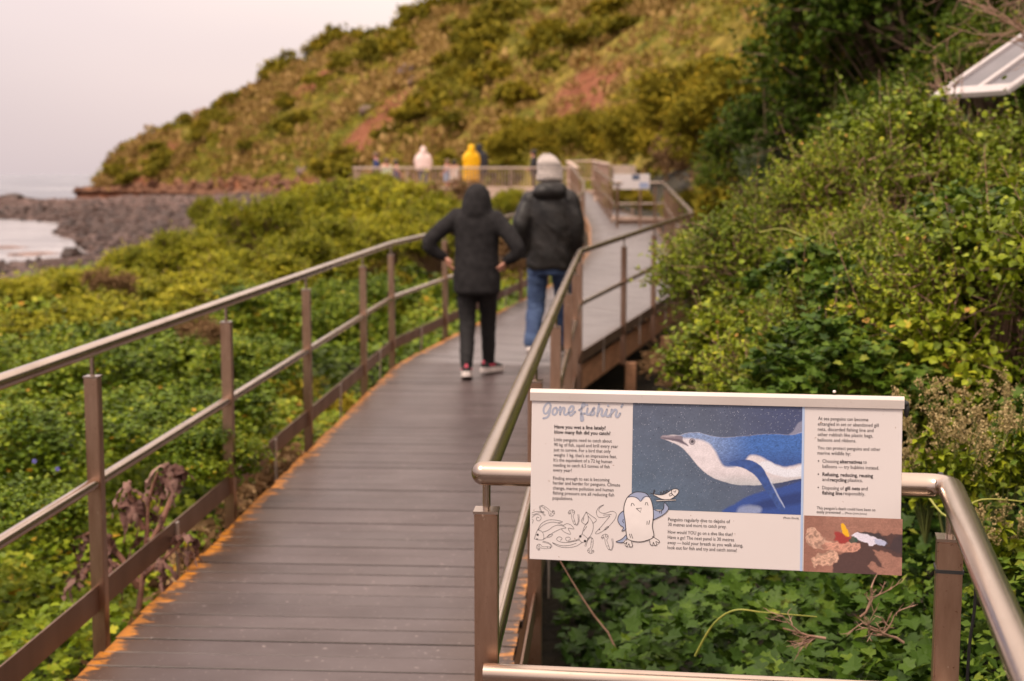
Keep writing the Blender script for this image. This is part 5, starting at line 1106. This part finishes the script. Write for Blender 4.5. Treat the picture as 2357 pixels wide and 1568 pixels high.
leaf_mat('tussock', [(0,(0.1728,0.1042,0.03112)),(.5,(0.311,0.2009,0.06224)),(1,(0.4752,0.3126,0.1322))], .8, .15, .1)
GB = shrub_mesh('foliage', 'leaf_grey', 900, 9, .06, 240, tl=.25, lumps=20)[0]
bush_at(2150,345,10.5,.32,(GB,None),'grey-green shrub below the tilted grey panel',.4); bush_at(1800,420,17,.7,(GB,None),'grey-green shrub at the foot of the dark evergreen',1.4)
MB_ = [shrub_mesh('foliage', 'leaf_olive', 2600, 9, .06, 250+s, tl=.22, lumps=30)[0] for s in range(2)]
for i,(px_,py_,Y,r,lab) in enumerate([(1720,330,34,2.0,'olive bush on the slope left of the dark evergreen'),(1600,270,48,2.2,'broad olive bush on the slope above the small far panel'),(1480,330,56,2.0,'olive bush on the slope behind the slatted wall'),(1740,480,23,1.1,'olive bush at the foot of the slope right of the railing corner'),(1590,500,36,.8,'olive bush behind the end railing at the far bend'),(1450,470,40,.8,'olive bush seen through the end railing at the far bend'),(1330,340,62,1.8,'olive bush on the slope behind the right end of the platform'),(1200,345,66,1.8,'olive bush on the slope behind the dark haired platform visitor')]):
    bush_at(px_,py_,Y,r,(MB_[i%2],None),lab,i*1.7,.9)

# ---- the dark evergreens above the bank
EV = []
for s in range(2):
    me, tw = shrub_mesh('crown', 'leaf_dark', 6500, 10, .040, 300+s, tl=.15, lumps=46, low=-.45, inner=.05); EV.append((me, twig_mesh('branches', tw, .005, 'bark', every=5)))
def evergreen(px, py, Y, r, k, lab, rz, sz=1.0):
    c = at_y(px, py, Y); gz = float(ground_z(c[0], c[1]))
    o = empty('evergreen_tree', (c[0], c[1], gz), rz, lab, 'tree')
    e = link('crown', EV[k][0], None, o); e.location = (0,0,c[2]-gz); e.scale = (r,r,r*sz)
    b = link('branches', EV[k][1], None, o); b.location = (0,0,c[2]-gz); b.scale = (r,r,r*sz)
    h = max(c[2]-gz, .4); mb = MB()
    mb.tube(catmull([(0,0,-.3),(.05*r,.02,h*.4),(-.04*r,.05,h)],4), np.linspace(.11*r,.05*r,9), 8); mb.build('trunk', MAT['bark'], o)
    return o
evergreen(2180,130,16.0,2.1,0,'largest dark glossy evergreen behind the tilted grey panel',0)
evergreen(1960,300,16.5,1.55,1,'dark evergreen with its rounded crown left of the tilted grey panel',1)
evergreen(2420,-20,14.5,1.9,1,'dark evergreen cut by the top right corner behind the bare twigs',2)
evergreen(1790,390,18.5,1.0,0,'smaller dark evergreen at the lower left end of the evergreen thicket',3,.9)
evergreen(2110,-60,20.5,2.1,1,'dark evergreen at the top edge behind the largest one',4)
evergreen(2080,370,13.6,.95,0,'low dark evergreen just behind the tallest small-leaved bush',5,.9)
evergreen(2330,250,12.6,1.1,1,'dark evergreen beneath the tilted grey panel',2.6,.9)

# ---- tilted grey panel above the bank
tp = empty('tilted_panel', at_y(2152,225,9.2), 0, 'tilted grey panel with a pale metal frame rising from the bushes at top right', 'panel')
T0, T1 = at_y(2152,226,9.2), at_y(2312,216,8.75); T3 = at_y(2470,5,10.2); T2 = T1 + (T3-T0)
e1 = T1-T0; e2 = T3-T0; nrm = np.cross(e1, e2); nrm /= np.linalg.norm(nrm); nrm = nrm if nrm[2] > 0 else -nrm
mat('panel_glass', (.085,.078,.09), (.12,.108,.12), scale=3, rough=.34); mat('frame_white', (.46,.41,.405), (.40,.355,.35), scale=5, rough=.45)
u1, u2 = e1/np.linalg.norm(e1), e2/np.linalg.norm(e2); L1, L2 = np.linalg.norm(e1), np.linalg.norm(e2)
mb = MB(); q = [u1*.02+u2*.02, e1-u1*.02+u2*.02, e1+e2-u1*.02-u2*.02, e2+u1*.02-u2*.02]; mb.hexa([p_-nrm*.012 for p_ in q]+[p_+nrm*.002 for p_ in q]); mb.build('sheet', MAT['panel_glass'], tp)
for p_, q_, wd in ((u1*0, e2, .045),(e1, e1+e2, .05),(e1*.52, e1*.52+e2, .04)):
    mb = MB(); mb.bar(p_+nrm*.004, q_+nrm*.004, wd, .03, nrm); mb.build('frame_rail', MAT['frame_white'], tp, bevel=.003)
mb = MB(); mb.bar(u2*.05-u1*.01+nrm*.006, e1+u2*.05+u1*.01+nrm*.006, .12, .034, nrm); mb.build('bottom_rail', MAT['frame_white'], tp, bevel=.003)
for a_ in (.3,.6):
    f0 = e1*a_+e2*.62; gz = float(ground_z(f0[0]+T0[0], f0[1]+T0[1]))-.2-T0[2]; mb = MB(); mb.tube([f0-nrm*.02, (f0[0],f0[1],gz)], .02, 10); mb.build('leg', MAT['plate_steel'], tp)
# ---- bare twigs at the top right corner
def bare_twigs(name, base, dirn, n, L, label, seed, r=.006, cat='branch', mt='twig', spread=.5, curl=.35):
    rg = random.Random(seed); mb = MB(); stack = [(np.array(base,float), np.array(dirn,float)/np.linalg.norm(dirn), L, r, 0)]
    while stack:
        p_, d_, l_, r_, lv = stack.pop(); pts = [p_]; d = d_.copy()
        for k in range(5): d = d + np.array([rg.gauss(0,curl*.4) for _ in range(3)]); d /= np.linalg.norm(d); pts.append(pts[-1]+d*l_/5)
        mb.tube(pts, np.linspace(r_, r_*.45, 6), 5, cap=False)
        if lv < 3:
            for k in range(n if lv == 0 else 3):
                i = rg.randint(1,5); nd = d_ + np.array([rg.gauss(0,spread) for _ in range(3)]); stack.append((pts[i], nd/np.linalg.norm(nd), l_*rg.uniform(.4,.7), r_*.62, lv+1))
    o = mb.build(name, MAT[mt]); return tag(o, label, cat)
for i, (px_,py_,Y,dx) in enumerate([(2400,230,7.9,(-.4,0,1)),(2440,120,7.8,(-.7,0,.4)),(2420,200,8.2,(-.2,.1,1)),(2460,60,8,(-.6,0,.3))]):
    bare_twigs('bare_branch', at_y(px_,py_,Y), dx, 6, .6, ['tangled bare grey-brown twigs over the upper end of the tilted grey panel','bare twigs reaching in from the right edge near the top corner','bare upright twigs behind the end of the tilted grey panel','bare twigs hanging at the very top right corner'][i], 20+i, .007)
bare_twigs('bare_branch', at_y(2200,300,8.6), (-.3,0,.8), 6, .42, 'bare reddish twigs below the left corner of the tilted grey panel', 31, .006)
bare_twigs('bare_branch', at_y(1900,1470,3.75), (-.9,-.1,.25), 4, .13, 'dead reddish-brown twigs lying over the vine leaves below the sign', 32, .0045)
bare_twigs('bare_branch', at_y(2080,1480,3.7), (-.6,-.1,.5), 5, .13, 'dead brown stems among the vine leaves left of the near right post', 33, .0045)
bare_twigs('bare_branch', at_y(1420,1500,4.4), (-.35,0,1), 0, .35, 'thin dry stalk leaning beside the post below the sign', 34, .004)
bare_twigs('bare_branch', at_y(1980,1420,3.8), (.6,0,.4), 3, .1, 'dry forked twig behind the lower right part of the sign', 35, .004)

# ---- the seed-headed plant right of the sign
def seed_plant(base, seed, label, nst, ht, spr):
    rg = np.random.default_rng(seed); o = empty('seed_plant', base, 0, label, 'plant'); mb = MB(); P, D, S_, LP_, LD = [], [], [], [], []
    for i in range(nst):
        a = rg.uniform(0,2*math.pi); q = np.array([math.cos(a)*spr*rg.uniform(.2,1), math.sin(a)*spr*rg.uniform(.2,1), ht*rg.uniform(.72,1.06)])
        pts = catmull([(0,0,0), q*[.35,.35,.5], q*[.75,.75,.85], q], 5); mb.tube(pts, np.linspace(.004,.0012,len(pts)), 4, cap=False)
        for t in rg.uniform(.30,1,26):
            k = t*(len(pts)-1); c = np.array(pts[int(k)])+(np.array(pts[min(int(k)+1,len(pts)-1)])-pts[int(k)])*(k%1)
            if t > .58:
                br = nrmz(rg.normal(0,1,3)+[0,0,.9])*rg.uniform(.02,.055)*(1.4-t)*1.6
                for _ in range(11): P.append(c+br*rg.random()+rg.normal(0,.0035,3)); D.append(rg.normal(0,1,3)+[0,0,.6]); S_.append(rg.uniform(.005,.009))
            else:
                for _ in range(4): LP_.append(c); LD.append(nrmz(rg.normal(0,1,3)+[0,0,.4])); 
    mb.build('stems', MAT['green_stem'], o)
    P = np.array(P); n = len(P); V,F,T = leaves(HEXL, P, np.array(D), rg.normal(0,1,(n,3)), np.array(S_), rg.random(n)); link('seed_heads', arr_mesh('seed_heads', V, F, {'tint':T}), MAT['seed_cream'], o)
    LP_ = np.array(LP_); n = len(LP_); V,F,T = leaves(OVAL, LP_, np.array(LD), rg.normal(0,.6,(n,3))+[0,0,1], rg.uniform(.025,.045,n), rg.random(n)*.8); link('foliage', arr_mesh('foliage', V, F, {'tint':T}), MAT['leaf_small'], o)
for i,(px_,py_,Y,nst,ht,spr,lab) in enumerate([(2190,1330,4.1,17,.55,.20,'plant with fluffy cream seed heads directly right of the sign'),(2300,1280,4.3,15,.52,.18,'plant with fluffy cream seed heads at the right edge above the bent rail'),(2130,1250,4.6,9,.40,.16,'smaller cream-headed plant behind the right end of the sign'),(2290,1420,3.9,7,.34,.12,'short cream-headed plant beside the near right post')]):
    seed_plant(at_y(px_,py_,Y), 60+i, lab, nst, ht, spr)

# ---- withered thistle-like plant behind the left railing
wt = at_y(318,1352,5.9); rt = empty('withered_plant', wt, 0, 'withered brown plant with drooping crinkled leaves behind the left railing', 'plant'); mb = MB(); rg = np.random.default_rng(5); V_, F_, b0 = [], [], 0
def crinkle(p0, d0, L, wd):
    """a shrivelled hanging leaf: a narrow twisted strip curling down"""
    global b0
    p_ = np.array(p0,float); d = np.array(d0,float); n_ = 11
    for k in range(n_):
        t = k/(n_-1); sd = nrmz(np.cross(d, [rg.normal(0,.4),rg.normal(0,.4),1.0])); tw = rg.normal(0,.8); u = np.cross(sd, d); sd = sd*math.cos(tw)+u*math.sin(tw)
        ww = wd*(.25+math.sin(math.pi*min(t+.08,.97)))*rg.uniform(.5,1.3); V_.extend([p_+sd*ww, p_+np.cross(sd,d)*ww*.5, p_-sd*ww])
        d = nrmz(d + np.array([rg.normal(0,.3),rg.normal(0,.3),-.34])); p_ = p_ + d*L/n_
    for k in range(n_-1):
        for j in (0,1): a = b0+k*3+j; F_.append((a,a+3,a+4,a+1))
    b0 += n_*3
stems = [((0,0,-.1),(.04,0,.18),(.05,.02,.36),(.10,.0,.50)), ((.02,0,.12),(.12,-.03,.30),(.17,0,.46),(.13,-.02,.53),(.20,.0,.50)), ((0,0,.02),(-.10,.02,.16),(-.16,.0,.24),(-.24,.0,.22)), ((.02,0,.05),(.13,0,.14),(.21,.02,.22)), ((.03,0,.25),(-.03,.03,.38),(-.02,0,.46)), ((0,0,.0),(-.06,-.05,.10),(-.15,-.05,.13),(-.22,-.06,.06))]
for s in stems:
    q = catmull(s, 6); mb.tube(q, np.linspace(.014,.006,len(q)), 7)
    for k in range(13):
        i = rg.integers(len(q)//4, len(q)); crinkle(q[i], nrmz(np.array([rg.normal(0,1),rg.normal(0,.6),.25])), rg.uniform(.09,.22), rg.uniform(.010,.021))
mat('dead_stem', (.30,.15,.10), (.22,.10,.075), scale=30, rough=.85)
mb.build('stems', MAT['dead_stem'], rt); V_ = np.array(V_); o = link('foliage', arr_mesh('foliage', V_, np.array(F_), {'tint': RNG.random(len(V_)//33+1).repeat(33)[:len(V_)]}, True), MAT['leaf_dead'], rt)
# two tiny violet flowers in the ground cover
mat('violet', (.16,.14,.50), rough=.6)
for px_,py_,lab in ((80,1062,'tiny violet flower in the ground cover, the left one of two'),(133,1080,'tiny violet flower in the ground cover, the right one of two')):
    c = at_y(px_,py_,6.3); mb = MB()
    for a in range(5):
        e = np.array([math.cos(a*1.257), -.35, math.sin(a*1.257)])*.007; mb.sphere(e, (.005,.003,.005), 6, 4)
    o = mb.build('flower', MAT['violet'], loc=c); tag(o, lab, 'flower')

# ---- scrub over the headland
HS = [shrub_mesh('foliage', ('leaf_olive','leaf_scrub','leaf_olive','leaf_scrub','leaf_olive')[s], 420, 7, .16, 400+s, tl=.3, lumps=16, low=0)[0] for s in range(5)]
rg = np.random.default_rng(9); k = 0; cand = []
SKY = [(478,262,1.2),(520,250,1.0),(392,292,1.3),(300,340,1.6),(262,375,1.6),(668,158,3.2),(655,172,2.4),(735,128,3.0),(765,108,3.4),(790,95,3.2),(850,88,2.2),(878,84,2.2),(965,45,3.2),(985,35,3.0),(1020,22,2.6),(1045,10,2.6),(590,205,1.6),(945,58,2.4)]
for px_, py_, r in SKY:
    Y = hill_ctl((px_-1178.5)/FPX)[2]; c = at_y(px_, py_+9, float(Y)-2)
    o = link('hill_shrub', HS[k%5] if r < 2.5 else HS[(k%3)*2], None); o.location = c; o.scale = (r,r,r*.9); o.rotation_euler = (0,0,k); k += 1
    tag(o, 'shrub standing out along the skyline of the headland', 'shrub', 'shrubs on the skyline of the headland')
NV_ = 0; RP = hill_ray(1335,235); RP2 = hill_ray(835,320)
while NV_ < 262:
    a = rg.uniform(-.285,.40); s = rg.uniform(.03,.97)**1.15; X, Y, Z = [float(q) for q in hill_z(np.array(a), np.array(s))]
    if vnoise(np.array(X*.09), np.array(Y*.09), 61) < .38: continue
    if np.linalg.norm((np.array([X,Y,Z])-RP)*[1,.5,1.1]) < 5.2 or np.linalg.norm((np.array([X,Y,Z])-RP2)*[1,.5,1.1]) < 4.5: continue
    r = rg.uniform(1.1,2.7)*(1.15 if rg.random() > .8 else .9)*(.75 if Y < 80 else 1.0)
    o = link('hill_shrub', HS[rg.integers(5)], None); o.location = (X,Y,Z+r*.15); o.scale = (r,r,r*rg.uniform(.6,.95)); o.rotation_euler = (0,0,rg.uniform(0,6))
    tag(o, 'rounded olive green shrub among the scrub covering the hillside', 'shrub', 'shrubs scattered over the hillside'); NV_ += 1
# finer scrub and tussock between them, one mass
parts = []; nC = 7500; a = rg.uniform(-.29,.46,nC); s = rg.uniform(.0,1.0,nC)**1.2; X,Y,Z = hill_z(a,s); bz = np.zeros(nC)
for px_, py_, r_ in ((1345,205,5.0),(1330,240,4.5),(1310,265,4.0),(1370,190,3.2),(835,320,4.2),(820,350,3.5),(870,290,3.5),(800,372,3.2),(360,370,5.5),(345,392,5),(690,215,2.6),(735,185,2.6),(930,150,2.2)):
    c = hill_ray(px_,py_); bz = np.maximum(bz, (np.hypot((X-c[0]), (Y-c[1])*.55) < r_*1.05))
ok_ = ((bz < .5) | (rg.random(nC) > .74)) & ~((s < .07) & (X < -12)); a, s, X, Y, Z = a[ok_], s[ok_], X[ok_], Y[ok_], Z[ok_]; nC = len(X); fz = fbm(X*.12,Y*.12,71,3); rr = rg.uniform(.4,1.35,nC)*np.clip(Y/110,.45,1.2)
per = 26; n = nC*per; off = nrmz(rg.normal(0,1,(n,3)))*[1,1,.75]; off[:,2] = np.abs(off[:,2]); P = np.repeat(np.c_[X,Y,Z],per,0) + off*np.repeat(rr,per)[:,None]*rg.uniform(.55,1.05,n)[:,None]
gr = np.repeat((fz > .58) | (rg.random(nC) > .8), per); d = np.where(gr[:,None], nrmz(rg.normal(0,.5,(n,3))+[0,0,1]), nrmz(rg.normal(0,1,(n,3))+off*.5))
sz_ = np.where(gr, .55, .34)*np.repeat(rr,per)*rg.uniform(.6,1.2,n)
sel = ~gr; 
V,F,T = leaves(OVAL, P[sel], d[sel], nrmz(off[sel]+[0,0,.6]), sz_[sel], np.clip(rg.normal(.42,.2,n)[sel],0,1)); o = link('hill_scrub', arr_mesh('hill_scrub', V, F, {'tint':T}), MAT['leaf_scrub']); tag(o, 'low olive scrub filling the hillside between the shrubs', None, None, 'stuff')
V,F,T = leaves(OVAL, P[gr], d[gr], rg.normal(0,1,(gr.sum(),3)), sz_[gr], np.clip(rg.normal(.5,.22,n)[gr],0,1)); o = link('dry_tussocks', arr_mesh('dry_tussocks', V, F, {'tint':T}), MAT['tussock']); tag(o, 'dry tan grass tussocks over the hillside', None, None, 'stuff')

# ================================================================== ROCKS
mat('rock', (.16,.095,.078), (.30,.20,.17), scale=1.2, rough=.85, bump=.5, bdist=.05); mat('rock_dark', (.026,.014,.011), (.095,.054,.042), scale=.28, rough=.7, bump=.4, bdist=.05); mat('rock_pale', (.15,.098,.085), (.25,.17,.15), scale=2, rough=.9, bump=.3, bdist=.05)
def rock_arr(seed, n1=7, n2=5):
    rg_ = np.random.default_rng(seed); V = []; F = []
    for i in range(n2):
        th = math.pi*(i+.5)/n2
        for j in range(n1): ph = 2*math.pi*(j+.5*(i%2))/n1; q = np.array([math.sin(th)*math.cos(ph), math.sin(th)*math.sin(ph), math.cos(th)]); V.append(q*rg_.uniform(.72,1.12)*[1,.85,.62])
    V += [[0,0,.6],[0,0,-.6]]
    for i in range(n2-1):
        for j in range(n1): a = i*n1+j; b = i*n1+(j+1)%n1; F += [[a,a+n1,b],[b,a+n1,b+n1]]
    for j in range(n1): F += [[n1*n2,j,(j+1)%n1],[n1*n2+1,(n2-1)*n1+(j+1)%n1,(n2-1)*n1+j]]
    return np.array(V), np.array(F)
def rubble(name, X, Y, size, m, label, seed):
    rg_ = np.random.default_rng(seed); A = [rock_arr(seed+i, 6, 3) for i in range(4)]; Vs, Fs, b = [], [], 0; Z = ground_z(X, Y)
    for i in range(len(X)):
        v, f = A[i%4]; a_ = rg_.uniform(0,6.28); Rm = np.array([[math.cos(a_),-math.sin(a_),0],[math.sin(a_),math.cos(a_),0],[0,0,1]])
        Vs.append((v*size[i]*rg_.uniform(.7,1.2,3))@Rm.T + [X[i],Y[i],Z[i]+size[i]*.15]); Fs.append(f+b); b += len(v)
    o = link(name, arr_mesh(name, np.concatenate(Vs), np.concatenate(Fs)), MAT[m]); return tag(o, label, None, None, 'stuff')
def shore_pts(n, lo, hi, y0, y1, seed):
    rg_ = np.random.default_rng(seed); X = rg_.uniform(-75,-8,n*14); Y = rg_.uniform(y0,y1,n*14); dw = np.minimum(seg_dist(X,Y,POOL,True), seg_dist(X,Y,OPEN,True)); wet = inside(X,Y,POOL)|inside(X,Y,OPEN)
    Yh = hill_ctl(np.clip(X/Y,-.31,.3))[0]; ok = ((~wet & (dw > lo)) | (wet & (dw < -lo))) & (dw < hi) & (Y < Yh+3) & (bank_d(X,Y) > 1.5); return X[ok][:n], Y[ok][:n]
X,Y = shore_pts(2600, -.35, 26, 60, 225, 3); d0 = np.minimum(seg_dist(X,Y,POOL,True), seg_dist(X,Y,OPEN,True))
rubble('dark_shore_rocks', X, Y, np.random.default_rng(4).uniform(.2,.95,len(X))**1.5*np.interp(d0,[0,3,10,18],[.55,.9,1.0,.5])*np.where(Y < 74, .45, 1), 'rock_dark', 'dark wet rocks around the rock pool and along the spit', 11)
X,Y = shore_pts(2400, 17, 60, 90, 190, 5); rubble('pale_shore_stones', X, Y, np.random.default_rng(6).uniform(.10,.28,len(X)), 'rock_pale', 'pale grey-pink stones of the upper beach', 15)
mat('rock_rust', (.09,.036,.018), (.22,.10,.05), scale=.4, rough=.9, bump=.4, bdist=.05)
rg = np.random.default_rng(23); a = rg.uniform(-.306,-.05,900); s = rg.random(900)**2*.085-.02; X, Y, Z = hill_z(a, s); Vs, Fs, b = [], [], 0; RA = [rock_arr(60+i, 6, 3) for i in range(4)]
for i in range(900):
    v, f = RA[i%4]; Vs.append(v*(rg.uniform(.25,.95)*rg.uniform(.7,1.3,3)) + [X[i],Y[i],Z[i]+.1]); Fs.append(f+b); b += len(v)
o = link('foot_rocks', arr_mesh('foot_rocks', np.concatenate(Vs), np.concatenate(Fs)), MAT['rock_rust']); tag(o, 'rust coloured broken rocks along the foot of the headland above the beach', None, None, 'stuff')
def boulder(c, s, seed, mt, label, rot=(0,0,0)):
    v, f = rock_arr(seed, 9, 6); o = link('boulder', arr_mesh('boulder', v*np.array(s), f), MAT[mt]); o.location = c; o.rotation_euler = rot; return tag(o, label, 'rock')
c = at_y(460,263,float(hill_ctl((460-1178.5)/FPX)[2])-1); boulder(c, (.75,.8,1.5), 81, 'rock', 'upright reddish rock standing on the skyline of the headland', (0,R_(-22),.4))
c = at_y(535,252,216.); boulder(c, (1.4,1.2,1.0), 82, 'rock', 'low reddish rock on the skyline right of the upright one')
c = at_y(560,240,214.); boulder(c, (1.2,1.2,1.0), 83, 'rock', 'reddish rock on the skyline below the steep step of the headland')
for i,(px_,py_,sc,lab) in enumerate([(35,462,(3.0,2.2,1.7),'largest dark sea rock at the left edge between pool and open sea'),(5,470,(2.2,2,1.2),'low dark sea rock cut by the left edge'),(75,470,(2.0,1.6,.8),'flat dark sea rock right of the largest one')]):
    c = at_y(px_,py_,206.); boulder((c[0],206.,c[2]), sc, 90+i, 'rock_dark', lab)
for i,(px_,py_,w_,lab) in enumerate([(12,571,1.6,'flat brown rock breaking the pool surface at the left edge'),(85,585,1.5,'flat brown rock in the near part of the rock pool'),(50,588,1.2,'small flat rock awash near the front of the rock pool')]):
    c = at_z(px_,py_,SEA); boulder((c[0],c[1],SEA), (w_,1.0,.22), 95+i, 'rock', lab)
for i,(px_,py_,r,lab) in enumerate([(845,258,1.1,'pale rock on the hillside between scrub patches'),(940,165,1.4,'grey-brown rock outcrop high on the hillside'),(960,190,1.1,'smaller grey-brown rock below the high outcrop'),(700,395,1.0,'pale rock low on the hillside above the bushes')]):
    c = hill_ray(px_,py_); boulder(c, (r,r,r*.9), 100+i, 'rock_pale', lab)
